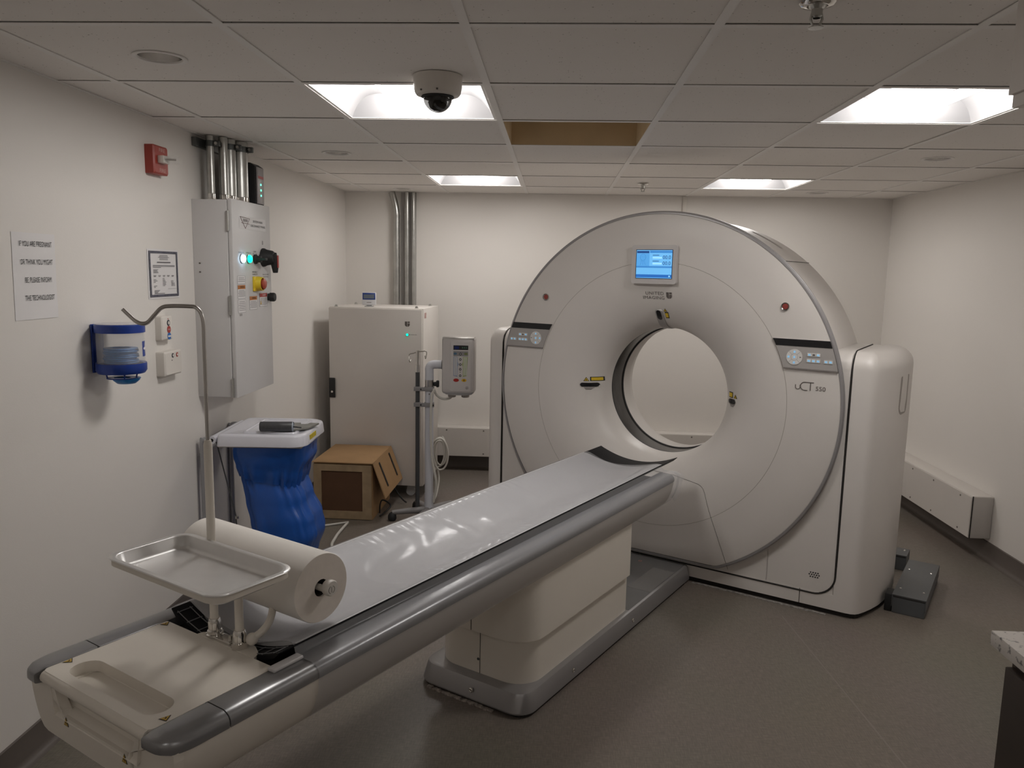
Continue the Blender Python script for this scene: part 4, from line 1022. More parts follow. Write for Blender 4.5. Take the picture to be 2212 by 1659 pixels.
mb = MB(); mb.box(c_[0]+.0705, c_[0]+.074, c_[1]+.004, c_[1]+.022, c_[2]-.050, c_[2]+.012, .001); mb.build('grip_stripe', REDM, rh)
plate('position_oval', 3.922, 3.934, 1.703, 1.722, LINE); plate('position_mark', 3.873, 3.884, 1.633, 1.652, mat('mark_dark', (.07, .07, .07), .6))
mb = MB(); c_ = onDoor(3.825, 1.510, 0); mb.box(c_[0], c_[0]+.010, c_[1]-.042, c_[1]+.042, c_[2]-.036, c_[2]+.036, .003)
mb.loft([[(c_[0]+x, c_[1]+r*math.cos(2*PI*k/32), c_[2]+r*math.sin(2*PI*k/32)) for k in range(32)] for x, r in ((.010, .036), (.036, .033), (.036, .029), (.012, .028))], True, False)
eb = mb.build('emergency_guard', YELB, door, smooth=40)
mb = MB(); mb.lathe([(.012, .010), (.012, .030), (.024, .034), (.026, .044), (.018, .050), (.0, .051)], c_, 'x', 32); mb.build('emergency_button', mat('mushroom_red', (.42, .07, .04), .4), eb, smooth=40)
mb = MB(); c_ = onDoor(3.952, 1.512, 0); mb.box(c_[0], c_[0]+.012, c_[1]-.03, c_[1]+.03, c_[2]+.004, c_[2]+.012); mb.box(c_[0], c_[0]+.012, c_[1]-.026, c_[1]-.012, c_[2]-.020, c_[2]+.004); mb.build('padlock_hasp', STEEL, door, smooth=0)
mb = MB(); mb.lathe([(.019, 0), (.017, .006), (.0225, .010), (.0225, .030), (.020, .036), (.0, .037)], onDoor(3.990, 1.440, 0), 'x', 24); mb.build('panel_knob', BLACKM, door, smooth=40)
def wlabel(y0, y1, z0, z1, head, m, rows):
    p_ = plate('warning_label', y0, y1, z0, z1, PAPER)
    mb = MB(); T = rrect(y0, y1, z0, z1, .001, 1); mb.tube([onDoor(y, z, .001) for y, z in T+T[:1]], .0005, 4); mb.build('label_border', LINE, p_)
    if head:
        plate('label_header', y0+.002, y1-.002, z1-.020, z1-.002, m, .0012, p_); dtext(p_, head, (y0+y1)/2+.008, z1-.011, .012, INK if m is ORANGE else PAPER, .9, .0018)
    zt = z1-(.024 if head else .006)
    for k in range(rows):
        zz = zt-(zt-z0-.006)*(k+.6)/rows; i = .012 if k == 0 else .006
        plate('text_row', y0+i+.004*(k % 2), y1-i, zz, zz+.0028, LINE, .0014, p_)
wlabel(3.598, 3.690, 1.513, 1.549, None, None, 3)
wlabel(3.598, 3.690, 1.445, 1.508, 'WARNING', ORANGE, 5)
wlabel(3.598, 3.690, 1.378, 1.438, None, None, 6)
wlabel(3.738, 3.834, 1.386, 1.452, 'WARNING', ORANGE, 5)
wlabel(3.868, 3.972, 1.396, 1.463, 'DANGER', REDM, 5)
mb = MB(); mb.poly([onDoor(y, z, .0022) for y, z in ((3.874, 1.407), (3.890, 1.407), (3.882, 1.428))]); mb.build('danger_triangle', YEL, door, smooth=0)
for y in (3.615, 3.632): plate('small_mark', y, y+.010, 1.362, 1.374, LINE)
# black monitor unit standing on the enclosure
up = thing('battery_unit', 'black power monitor box with three green lights on top of the wall enclosure', 'electrical box', (XL, 3.885, EZ1+.006))
mb = MB(); mb.prism([(.022, 0), (.172, 0), (.172, .185), (.150, .200), (.060, .206), (.022, .212)], .0, .110, lambda u, v, w: (u, w, v)); mb.build('case', BLACKM, up, smooth=0)
mb = MB(); mb.box(.1722, .180, .012, .098, .004, .182, .003); fp = mb.build('front_panel', mat('panel_taupe', (.34, .31, .31), .4), up)
for k, z in enumerate((.046, .072, .099)):
    mb = MB(); mb.box(.180, .1812, .05, .060, z-.004, z+.004); mb.build('green_light', mat('led_green', (.05, .9, .40), .3, emit=2.), fp, smooth=0)
mb = MB(); mb.box(.180, .1808, .022, .09, .127, .140); mb.build('red_mark', REDM, fp, smooth=0)
mb = MB(); mb.box(.05, .118, -.0012, .0, .042, .128); mb.build('rating_label', mat('label_grey', (.30, .285, .27), .6, var=.15, scale=90), up, smooth=0)
# conduits rising from the enclosure into the ceiling, each with its clamp
def conduit(name, x, y, z0, z1, r, label, clamp=True, group=None, wallside=None, foot=None):
    t = thing(name, label, 'conduit', (x, y, z0), 0, group)
    MB().cyl((0, 0, 0), (0, 0, z1-z0), r, 28).build('pipe', GALV, t)
    if foot:
        mb = MB(); mb.lathe([(r, .0), (r+.005, .0), (r+.005, .008), (r+.002, .010), (r+.002, .030), (r, .032)], n=28); mb.build('coupling', CHROME, t)
    if clamp:
        zc = z1-z0-.035
        mb = MB(); mb.lathe([(r, zc-.013), (r+.0035, zc-.013), (r+.0035, zc+.013), (r, zc+.013)], n=28); mb.box(r+.001, r+.03, -.0075, .0075, zc-.013, zc+.013, .003); mb.build('pipe_clamp', DKSTEEL, t)
        mb = MB(); mb.cyl((r+.016, -.016, zc), (r+.016, .016, zc), .007, 10); mb.build('clamp_bolt', GALV, t)
    return t
zt_ = EZ1+.001
conduit('conduit', -1.600, 3.640, zt_, CH-.002, .017, 'thin steel conduit at the left end of the enclosure top', foot=True)
conduit('conduit', -1.560, 3.690, zt_, CH-.002, .021, 'second steel conduit from the left on the enclosure top', clamp=False, foot=True)
conduit('conduit', -1.556, 3.750, zt_, CH-.002, .0285, 'shiny steel conduit third from the left on the enclosure top', foot=True)
conduit('conduit', -1.540, 3.830, zt_, CH-.002, .0385, 'thickest steel conduit on the enclosure top, next to the black box', foot=True)
ch_ = MB(); ch_.box(XL, XL+.022, 3.58, 3.92, CH-.055, CH-.016, .002); o = ch_.build('strut_channel', DKSTEEL); tag(o, 'dark strut channel on the left wall behind the conduit clamps', 'bracket')
# three conduits down the back wall
for k, (x, r, l) in enumerate(((-1.245, .035, 'widest steel conduit on the back wall, left of three'), (-1.163, .019, 'middle steel conduit of the three on the back wall'), (-1.112, .014, 'thinnest steel conduit on the back wall, right of three'))):
    t = thing('wall_conduit', l, 'conduit', (x, YB-.045, 0), 0, 'conduits on the back wall')
    mb = MB()
    if k == 0: mb.tube(bez([(0, 0, .30), (0, 0, 1.2), (0, 0, 1.9), (0, -.002, 2.02), (-.012, -.004, 2.10), (-.036, -.006, CH-.003)], 6), r*.72, 24)
    else: mb.tube([(0, 0, .3), (0, 0, CH-.003)], r, 20)
    mb.build('pipe', GALV, t, smooth=60)
    mb = MB(); mb.box(-r-.018, r+.018, .020, .044, .62, .65); mb.build('strap', DKSTEEL, t)
mb = MB(); mb.box(-1.215, -1.095, YB-.014, YB, .30, CH-.002, .002); o = mb.build('conduit_backplate', mat('backplate_grey', (.42, .40, .38), .5)); tag(o, 'flat grey strip on the back wall behind the conduits', 'trim strip')

# ------------------------------------------------------------------ tall white power cabinet by the back wall
KX0, KX1, KY0, KY1, KZ0, KZ1 = -1.552, -.890, 5.33, 5.86, .085, 1.330
kb = thing('power_cabinet', 'tall white equipment cabinet on castors with a green light, beside the back wall', 'cabinet', (KX0, KY0, 0), math.radians(-3.0))
KW, KD = KX1-KX0, KY1-KY0
MB().box(0, KW, .02, KD, KZ0, KZ1, .004).build('body', CABW, kb)
kd = MB(); kd.box(.002, KW-.006, 0, .018, KZ0+.004, KZ1-.006, .004); kd = kd.build('door', CABW, kb)
mb = MB(); mb.box(.008, KW-.012, .0175, .0215, KZ0+.006, KZ1-.008); mb.build('door_gap', GAP, kb, smooth=0)
mb = MB(); mb.box(.002, .044, -.014, 0, .700, .838, .004); hd_ = mb.build('swing_handle', BLACKM, kd)
mb = MB(); mb.lathe([(.0075, 0), (.0075, -.002), (.0, -.002)], (.024, -.014, .742), 'y', 16); mb.build('lock', CHROME, hd_)
mb = MB(); mb.lathe([(.012, 0), (.012, -.004), (.009, -.006), (.0, -.006)], (KW-.107, 0, 1.152), 'y', 24); gl_ = mb.build('lamp_bezel', mat('bezel_grey2', (.3, .32, .3), .4), kd)
mb = MB(); mb.lathe([(.0085, -.006), (.007, -.010), (.0, -.0105)], (KW-.107, 0, 1.152), 'y', 20); mb.build('green_lamp', GREENL, gl_)
mb = MB(); mb.text('POWER ON', .010, lambda a, b: (KW-.068+a, -.0012, 1.152+b)); mb.build('lettering', LINE, kd, smooth=0)
mb = MB(); shield(mb, lambda u, v: (KW-.107+u, -.0012, 1.225+v), .034); mb.build('emblem', TEXT, kd, smooth=0)
mb = MB(); mb.poly([(KW+.0008, y, z) for y, z in ((.05, 1.262), (.11, 1.262), (.11, 1.300), (.05, 1.300))]); mb.build('red_label', mat('label_pink', (.55, .36, .33), .6, var=.25, scale=60), kb, smooth=0)
for x, y in ((.04, .05), (KW-.055, .05), (.05, KD-.06), (KW-.05, KD-.06)):
    mb = MB(); mb.lathe([(.013, KZ1), (.013, KZ1+.004), (.009, KZ1+.005), (.009, KZ1+.013), (.0, KZ1+.015)], (x, y, 0), 'z', 8); mb.build('lifting_bolt', GALV, kb)
for x in (.07, KW-.10):
    for y in (.08, KD-.08):
        mb = MB(); mb.cyl((x, y-.012, .032), (x, y+.012, .032), .032, 24); ca = mb.build('castor', mat('castor_grey', (.5, .5, .5), .4), kb)
        mb = MB(); mb.box(x-.022, x+.03, y-.018, y+.018, .058, KZ0); mb.box(x-.026, x+.026, y-.017, y-.013, .024, .062, .002); mb.box(x-.026, x+.026, y+.013, y+.017, .024, .062, .002); mb.build('castor_fork', mat('castor_pale', (.55, .55, .54), .4), ca)
# small wireless thermometer standing on the cabinet
th = thing('digital_thermometer', 'small white and blue digital display standing on the white cabinet', 'thermometer', (-1.296, 5.452, KZ1+.001), math.radians(6))
mb = MB(); mb.box(-.048, .048, -.010, .010, .010, .098, .004); mb.build('case', mat('case_white', (.74, .74, .76), .3), th)
mb = MB(); mb.box(-.044, .044, -.0112, -.0095, .048, .095, .001); fc = mb.build('blue_face', mat('face_blue', (.015, .05, .24), .3), th)
mb = MB(); mb.box(-.036, .036, -.0125, -.0110, .056, .084); mb.build('lcd', mat('lcd_grey', (.16, .19, .23), .25), fc, smooth=0)
mb = MB(); mb.box(-.016, .016, -.0106, -.0098, .026, .031); mb.build('case_mark', LINE, th, smooth=0)
mb = MB(); mb.box(-.030, .030, -.022, .026, 0, .005, .002); mb.box(-.018, .018, -.004, .006, .004, .012); mb.build('foot', mat('foot_grey', (.4, .4, .4), .3), th)

# ------------------------------------------------------------------ contrast injector on its pole
IX, IY = -.775, 4.862
ij = thing('contrast_injector', 'grey contrast injector head on a white floor pole behind the table', 'injector', (IX, IY, 0))
MB().cyl((0, 0, .055), (0, 0, .845), .0272, 28).build('pole', INJP, ij)
mb = MB(); mb.lathe([(.0272, .17), (.0290, .171), (.0290, .06), (.034, .055), (.034, .04), (.0, .04)], n=28); mb.build('pole_foot', INJP, ij)
mb = MB(); mb.lathe([(.0276, .846), (.0276, .908), (.025, .910)], n=28); mb.build('collar', STEEL, ij)
mb = MB(); mb.tube(bez([(0, 0, .905), (0, 0, .955), (.001, 0, .985), (.018, 0, 1.003), (.05, 0, 1.006), (.082, 0, 1.006)], 6), [.0275]*24+[.0272]*7, 24); mb.build('elbow', INJP, ij, smooth=60)
MB().cyl((.080, 0, 1.006), (.092, 0, 1.006), .0315, 28).build('swivel_ring', BLACKM, ij)
MB().cyl((.092, 0, 1.006), (.118, .01, 1.006), .030, 28, .026).build('swivel', INJ, ij)
mb = MB(); mb.box(.028, .050, -.012, .012, .868, .895, .004); mb.box(.044, .062, -.014, .010, .862, .905, .005); mb.build('clamp_knob', BLACKM, ij)
mb = MB(); mb.lathe([(.004, 0), (.004, -.002), (.0, -.002)], (.004, -.0272, .82), 'y', 12); mb.build('pole_screw', TEXT, ij)
mb = MB(); mb.cyl((-.074, -.004, .060), (-.074, -.004, .965), .0138, 20); mb.build('drip_pole', POLED, ij)
mb = MB(); mb.cyl((-.074, -.004, .955), (-.074, -.004, 1.000), .0155, 20); mb.cyl((-.074, -.004, 1.0), (-.074, -.004, 1.092), .0115, 16); dr = mb.build('drip_pole_top', CHROME, ij)
for sg_, xo in ((-1, -.052), (1, .052)):
    P = [(-.074, -.004, 1.085), (-.074+xo*.5, -.004, 1.080+.006*sg_), (-.074+xo*.95, -.004, 1.078+.010*sg_), (-.074+xo*1.08, -.004, 1.066+.010*sg_), (-.074+xo*1.02, -.010, 1.040+.010*sg_), (-.074+xo*.94, -.004, 1.030+.012*sg_), (-.074+xo*.86, .004, 1.046+.012*sg_)]
    mb = MB(); mb.tube(bez(P, 6), .0034, 8); mb.build('drip_hook', CHROME, dr, smooth=60)
for z in (.838, .738):
    mb = MB(); mb.box(-.094, .036, -.034, -.028, z, z+.026, .002); mb.lathe([(.0276, z), (.031, z), (.031, z+.026), (.0276, z+.026)], n=28); mb.lathe([(.0142, z), (.0175, z), (.0175, z+.026), (.0142, z+.026)], (-.074, -.004, 0), 'z', 20)
    br = mb.build('pole_bracket', INJD, ij)
    for x in (-.048, .031): mb = MB(); mb.lathe([(.0045, 0), (.004, -.003), (.0, -.003)], (x, -.034, z+.013), 'y', 12); mb.build('bracket_screw', BLACK, br)
for a in (195, 255, 330, 60, 120):
    ar = math.radians(a); c_, s_ = math.cos(ar), math.sin(ar)
    mb = MB(); mb.tube([(.02*c_, .02*s_, .062), (.14*c_, .14*s_, .058), (.235*c_, .235*s_, .052)], [.022, .019, .015], 12); lg = mb.build('base_leg', INJD, ij, smooth=50)
    mb = MB(); mb.lathe([(.0, .0), (.022, .0), (.028, .012), (.026, .034), (.016, .050), (.0, .052)], (.235*c_, .235*s_, 0), 'z', 20); mb.build('castor', BLACKM, lg, smooth=50)
# head: front faces the camera, turned slightly
hx0, hx1, hz0, hz1 = .085, .290, .828, 1.182
mb = MB(); rings = []
for y, d in ((-.058, .012), (-.052, .004), (-.040, 0), (.045, 0), (.060, .010)): rings.append([(x, y, z) for x, z in rrect(hx0+d*.6, hx1-d*.6, hz0+d, hz1-d, [.016, .016, .022, .022], 6)])
mb.loft(rings); mb.build('head', INJ, ij, smooth=40)
mb = MB(); rings = []
for y, d in ((-.0585, .0), (-.0605, .002), (-.0610, .004)): rings.append([(x, y, z) for x, z in rrect(.137+d, .270-d, .845+d, 1.158-d, [.012, .012, .010, .010], 6)])
mb.loft(rings); fc = mb.build('front_panel', mat('injector_face', (.55, .52, .505), .35), ij, smooth=40)
mb = MB(); mb.box(hx0+.004, hx1-.004, -.0566, .058, 1.160, hz1+.003, .004); mb.build('top_rail', STEEL, ij)
mb = MB(); mb.prism([(hx0+.004, .842), (hx1-.004, .842), (hx1-.016, .828), (.235, .822), (.175, .822), (.115, .826)], -.0575, .055, lambda u, v, w: (u, w, v)); mb.build('lower_rail', INJD, ij, smooth=0)
for x in (.145, .230):
    mb = MB(); mb.lathe([(.0265, .832), (.025, .806), (.020, .803), (.0, .803)], (x, -.01, 0), 'z', 24); mb.build('syringe_collar', mat('collar_taupe', (.42, .39, .37), .4), ij, smooth=40)
FYi = -.0612
def iq(x, z): return (hx0+(hx1-hx0)*(x-215)/(945-215), FYi, hz1-(hz1-hz0)*(z-185)/(1395-185))
def ipoly(name, pts, m, par=None, off=.0006):
    mb = MB(); mb.poly([(lambda p: (p[0], p[1]-off, p[2]))(iq(x, z)) for x, z in pts]); return mb.build(name, m, par or fc, smooth=0)
def irect(name, x0, x1, z0, z1, m, off=.0006): return ipoly(name, [(x0, z0), (x1, z0), (x1, z1), (x0, z1)], m, None, off)
def ioval(name, cx, cz, rx, rz, m, off=.001): return ipoly(name, [(cx+rx*math.cos(2*PI*k/24), cz+rz*math.sin(2*PI*k/24)) for k in range(24)], m, None, off)
irect('display', 478, 805, 345, 440, BLACK)
irect('display_blue', 500, 600, 362, 425, mat('display_navy', (.008, .02, .12), .2), .0010)
for k in range(3):
    irect('display_digit', 668+42*k, 692+42*k, 374, 412, mat('digit_green', (.05, .12, .08), .3), .0010)
irect('key_band', 478, 805, 468, 572, INJD)
ioval('blue_key', 518, 522, 38, 24, mat('key_blue', (.07, .15, .24), .4)); ioval('green_key', 755, 522, 42, 26, mat('key_olive', (.17, .20, .08), .4))
def icol(pts, m, name):
    ipoly(name, pts, m, None, .0006)
icol([(480, 585), (570, 585), (574, 700), (606, 745), (574, 790), (570, 1018), (480, 995)], mat('column_blue', (.30, .34, .44), .4), 'blue_column')
icol([(690, 585), (800, 585), (775, 995), (690, 1018), (690, 790), (660, 750), (690, 700)], mat('column_green', (.34, .38, .20), .4), 'green_column')
icol([(490, 597), (560, 597), (563, 700), (590, 742), (563, 785), (560, 1004), (490, 985)], mat('column_inner', (.56, .54, .55), .4), 'blue_column_field') if False else None
irect('blue_column_field', 492, 560, 597, 985, mat('column_pale', (.54, .54, .55), .4), .0012); irect('green_column_field', 702, 780, 597, 980, mat('column_pale_green', (.52, .56, .42), .4), .0012)
for c in (525, 740):
    mb = MB()
    for k in range(11):
        z = 628+34*k; f = 1 if k < 6 else -1
        mb.tube([(lambda p: (p[0], p[1]-.0016, p[2]))(iq(x, zz)) for x, zz in ((c-14*f, z-12), (c+10*f, z), (c-14*f, z+12))], .0007, 4)
    mb.build('chevron_row', INJD, fc)
for z in (527, 643, 752, 853, 990):
    o = ioval('round_key', 633, z, 26, 27, BLACKM, .0014); ioval('round_key_top', 633, z, 11, 12, KEY, .0022)
ioval('key_dot', 630, 912, 7, 8, BLACK, .0014)
ioval('red_key', 543, 1087, 62, 36, mat('key_red', (.36, .02, .015), .35)); ioval('yellow_key', 718, 1087, 56, 34, mat('key_yellow', (.62, .37, .02), .35)); ioval('yellow_key_mark', 718, 1087, 22, 20, mat('mark_olive', (.22, .12, .01), .5), .0018)
mb = MB(); c_ = iq(785, 1250); rr_ = .0086
mb.tube([(c_[0]+rr_*math.cos(2*PI*k/24), c_[1]-.0008, c_[2]+rr_*math.sin(2*PI*k/24)) for k in range(25)], .0007, 5)
mb.tube([(c_[0], c_[1]-.0008, c_[2]+rr_*t) for t in (-.7, .7)], .0009, 5); mb.tube([(c_[0]+rr_*t, c_[1]-.0008, c_[2]) for t in (-.7, .7)], .0009, 5); mb.build('cross_emblem', TEXT, fc)
mb = MB(); mb.tube(bez([(.145, .0, .806), (.125, -.004, .792), (.085, -.008, .790), (.050, -.014, .812), (.036, -.038, .850), (.034, -.042, .842), (.020, -.040, .800), (.016, -.040, .60), (.026, -.038, .40), (.052, -.036, .25), (.035, -.030, .12)], 8), .0075, 12); mb.build('head_cable', CABLE, ij, smooth=60)
# coiled cable hanging beside the cabinet
mb = MB(); P = []
for k in range(4*28+1):
    a = 2*PI*k/28+1.2; n_ = k/28; r = .074+.012*math.sin(n_*2.1)
    P.append((-.775+.010*math.sin(n_*3)+r*.62*math.cos(a), 5.32+.004*n_-.012*(math.cos(a) < 0), .316+(r+.026)*math.sin(a)+.006*n_))
mb.tube(P, .0062, 10); o = mb.build('cable_coil', CABLE, None, smooth=60); tag(o, 'coil of white cable hanging at the right side of the tall white cabinet', 'cable')
mb = MB(); mb.tube(bez([(-.790, 5.315, .235), (-.775, 5.30, .14), (-.790, 5.22, .03), (-.82, 5.05, .0075), (-.86, 4.99, .0075), (-.93, 5.00, .0075)], 8), .0062, 10); o = mb.build('cable_tail', CABLE, None, smooth=60); tag(o, 'white cable running down from the coil to the floor behind the injector pole', 'cable')

# ------------------------------------------------------------------ laundry hamper with blue bag
hx, hy, hw, hd, hz = -1.548, 3.480, .405, .435, .822
hp = thing('bag_hamper', 'wall hamper stand with white lid and blue plastic bag', 'hamper', (hx, hy, 0), math.radians(3))
rings = []
for z, d in ((hz-.056, -.004), (hz-.054, -.004), (hz-.012, .0), (hz-.004, .004), (hz, .012), (hz, .022), (hz-.003, .030), (hz-.003, .20)):
    rings.append([(x, y, z) for x, y in rrect(0+d*.9, hw-d, 0+d, hd-d, [max(.004, .070-d*.3), .03, .02, max(.004, .070-d*.3)], 8)])
mb = MB(); mb.loft(rings, False, True); ld = mb.build('lid', LIDM, hp, smooth=50)
mb = MB(); mb.loft([[(x, y, z) for x, y in rrect(.10+d, hw-.05-d, .05+d, hd-.05-d, .02, 5)] for z, d in ((hz-.0035, 0), (hz+.004, .004), (hz+.0045, .010), (hz+.0005, .014))], False, True); mb.build('lid_panel', LIDM, ld, smooth=40)
mb = MB(); mb.box(hw+.0005, hw+.0035, .100, .215, hz-.040, hz-.018); lb = mb.build('yellow_label', mat('sticker_yellow', (.62, .48, .02), .5, var=.3, scale=90), ld, smooth=0)
mb = MB(); mb.box(hw-.006, hw+.004, .09, .235, hz-.058, hz-.048, .001); mb.build('lid_clip', LIDM, ld)
mb = MB(); mb.cyl((-.024, .006, hz-.030), (-.024, hd-.02, hz-.030), .018, 20); mb.build('hinge_barrel', LIDM, hp)
mb = MB(); mb.cyl((-.024, .0058, hz-.030), (-.024, .004, hz-.030), .008, 14); mb.build('hinge_pin', BLACKM, hp)
for y in (.03, hd-.04):
    mb = MB(); mb.tube(bez([(-.075, y, .0), (-.078, y, .30), (-.078, y, .74), (-.070, y, hz-.035), (-.030, y, hz-.030)], 6), .0125, 14); mb.build('rear_leg', mat('leg_grey', (.40, .40, .42), .3, metal=.4), hp, smooth=60)
mb = MB(); mb.tube([(-.02, .05, hz-.045), (.060, .05, .42), (.075, .05, .20), (.080, .05, .02)], .0032, 8); mb.build('pedal_rod', POLED, hp)
mb = MB(); mb.lathe([(.008, 0), (.008, .012), (.0, .014)], (.068, .044, .405), 'z', 12); mb.build('rod_joint', STEEL, hp)
mb = MB(); mb.box(.06, .10, .03, .15, .006, .016, .003); mb.tube([(-.075, .03, .012), (.30, .03, .012), (.30, hd-.04, .012), (-.075, hd-.04, .012)], .011, 12); mb.build('floor_frame', mat('leg_grey', None), hp)
mb = MB(); mb.tube([(.0, .02, hz-.060), (hw-.02, .02, hz-.060), (hw-.02, hd-.02, hz-.060), (0, hd-.02, hz-.060), (0, .02, hz-.060)], .006, 8); mb.build('bag_hoop', STEEL, hp)
# bag: opening pinched over the hoop, sagging and gathered; a thing of its own hung in the stand
def bag_ring(t):
    z = .775-.735*t
    prof = [(0, .035, .392, .03, .400), (.09, .042, .380, .035, .385), (.17, .055, .352, .05, .365), (.25, .068, .338, .06, .355), (.40, .088, .372, .05, .365), (.55, .108, .415, .04, .370), (.64, .120, .428, .04, .370), (.78, .142, .398, .06, .355), (.90, .180, .350, .10, .315), (1., .23, .31, .16, .25)]
    for a, b in zip(prof, prof[1:]):
        if a[0] <= t <= b[0]:
            f = (t-a[0])/(b[0]-a[0]); f = f*f*(3-2*f); L = [a[i]*(1-f)+b[i]*f for i in range(1, 5)]; break
    x0, x1, y0, y1 = L; cx, cy = (x0+x1)/2, (y0+y1)/2; ring = []; n = 96
    for k in range(n):
        a = 2*PI*k/n; c, s_ = math.cos(a), math.sin(a); e = .55
        px = cx+(x1-x0)/2*math.copysign(abs(c)**e, c); py = cy+(y1-y0)/2*math.copysign(abs(s_)**e, s_)
        fold = .0085*math.sin(a*15+1.6*noise.noise((c*1.5, s_*1.5, t*1.2)))*min(1, t*3)*(.45+noise.noise((c*2.5+3, s_*2.5, t*1.1)))
        cr = .009*noise.noise((c*3, s_*3, z*3.5))+.0035*noise.noise((c*9, s_*9, z*7))
        tw = .007*math.sin(a*22+t*9)*math.exp(-((t-.24)/.07)**2)
        d = fold+cr*min(1, t*6+.2)+tw
        ring.append((px+c*d, py+s_*d, z+.015*noise.noise((a, 2.2, t*4))*t))
    return ring
mb = MB(); mb.loft([bag_ring(k/60) for k in range(61)], False, True)
bg = mb.build('blue_bag', BAG, None, smooth=60); bg.location = (hx, hy, 0); bg.rotation_euler = (0, 0, math.radians(3)); tag(bg, 'large translucent blue plastic bag gathered under the white hamper lid', 'bag')
mb = MB()
def collar(u, v):
    r = bag_ring(.02+.22*v); k = int(u*96) % 96; p = r[k]; c = (.2, .2); d = Vector((p[0]-.2, p[1]-.2, 0)).normalized()*(.006+.007*math.sin(v*PI)+.004*noise.noise((u*30, v*4, 1.)))
    return (p[0]+d.x, p[1]+d.y, p[2]-.05*max(0, math.cos(2*PI*(u-.93)))*v)
mb.grid(collar, 96, 14); mb.build('bag_cuff', BAG, bg, smooth=60)
# rolled grey cuff with its tail lying on the lid
rc = thing('blood_pressure_cuff', 'rolled dark grey cuff with a loose tail lying on the white lid', 'cuff', (-1.365, 3.545, hz+.0055), math.radians(8))
mb = MB(); mb.lathe([(.0, 0), (.021, 0), (.0235, .003), (.0235, .150), (.021, .153), (.016, .150), (.012, .135), (.0, .135)], (0, 0, .024), 'x', 28)
mb.build('roll', mat('cuff_charcoal', (.060, .060, .064), .45, var=.15, scale=60), rc, smooth=40)
mb = MB()
for r in (.020, .014, .008): mb.lathe([(r, .148), (r+.0025, .1535), (r+.004, .150)], (0, 0, .024), 'x', 24)
mb.build('roll_lining', mat('cuff_pale', (.36, .40, .46), .5), rc)
mb = MB(); mb.prism([(.045, .016), (.150, .012), (.215, .060), (.245, .175), (.200, .180), (.190, .150), (.150, .150), (.155, .185), (.105, .185), (.115, .150), (.075, .140), (.078, .185), (.030, .185), (.048, .100)], .0, .007); mb.build('tail', mat('cuff_tail_grey', (.22, .215, .20), .6, var=.1, scale=40), rc, smooth=0)
mb = MB(); mb.tube(bez([(.145, .004, .022), (.165, -.002, .022), (.190, .003, .018)], 6), .003, 8); mb.build('tube_stub', BLACKM, rc)

# ------------------------------------------------------------------ crate under a cardboard lid, with straps
bx = thing('cardboard_crate', 'cardboard box with pale framed side panel and slotted open flap', 'box', (-1.505, 4.788, 0), math.radians(-1))
BW, BD, BH = .378, .498, .372
mb = MB(); mb.box(.0, BW, .012, BD, .0, BH-.004); mb.build('carton', CARD, bx, smooth=0)
mb = MB(); mb.prism([(0, .004), (BW-.004, .004), (BW-.004, BH-.012), (0, BH-.012)], -.002, .012, lambda u, v, w: (u, w, v), holes=[[(.050, .055), (BW-.062, .055), (BW-.062, BH-.055), (.050, BH-.055)]]); mb.build('side_frame', CARDL, bx, smooth=0)
mb = MB(); mb.box(.048, BW-.060, .0075, .011, .053, BH-.053); mb.build('side_panel', CARDD, bx, smooth=0)
mb = MB(); mb.box(-.006, BW+.004, -.006, BD+.004, BH-.003, BH+.004, .001); mb.build('lid_sheet', CARD, bx)
fl_ = MB()
f0, f1 = Vector((BW+.004, 0, BH+.004)), Vector((BW+.085, 0, .148)); dn = (f1-f0); Lf = dn.length; dn.normalize(); nn = Vector((dn.z*-1, 0, dn.x))*-1
def fp_(u, v, w): p = f0+dn*u; q = Vector((-dn.z, 0, dn.x)); return (p.x+q.x*w, -.006+v, p.z+q.z*w)
sl = [[(.055, a), (.17, a), (.17, a+.016), (.055, a+.016)] for a in (.120, .395)]
sl = [[(.030, .105), (.190, .120), (.190, .140), (.030, .125)], [(.030, .380), (.190, .395), (.190, .415), (.030, .400)]]
fl_.prism([(0, 0), (Lf, 0), (Lf, BD+.01), (0, BD+.01)], 0, .006, fp_, holes=sl); flp = fl_.build('flap', CARD, bx, smooth=0)
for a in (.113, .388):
    mb = MB(); mb.prism([(.026, a-.006), (.194, a+.008), (.194, a+.034), (.026, a+.018)], .008, .009, fp_); mb.build('slot_shadow', BLACKM, flp, smooth=0)  # black strip over each slot, painted in as its shade
    mb = MB(); mb.prism([(.060, a+.004), (.085, a+.007), (.085, a+.019), (.060, a+.014)], -.001, .002, fp_); mb.build('torn_liner', CARDL, flp, smooth=0)
def strap(pts, label, w=.012, th=.002):
    mb = MB(); P = bez(pts, 8); mb.tube(P, .0052, 6); o = mb.build('cargo_strap', BLACKM, None, smooth=40); tag(o, label, 'strap')
strap([(-1.112, 4.93, .006), (-1.108, 4.925, .06), (-1.095, 4.93, .092), (-1.065, 4.95, .075), (-1.045, 4.955, .045), (-1.075, 4.90, .016), (-1.095, 4.86, .006)], 'black strap looped up beside the cardboard box')
strap([(-1.075, 5.22, .095), (-1.04, 5.20, .055), (-1.00, 5.16, .028), (-.975, 5.14, .018)], 'black strap end sticking out under the box flap', .016)
mb = MB(); mb.tube(bez([(-1.44, 4.60, .007), (-1.33, 4.67, .007), (-1.262, 4.715, .007)], 8), .0068, 10); o = mb.build('floor_cable', CABLE, None, smooth=60); tag(o, 'short white cable lying on the floor beside the blue bag', 'cable')
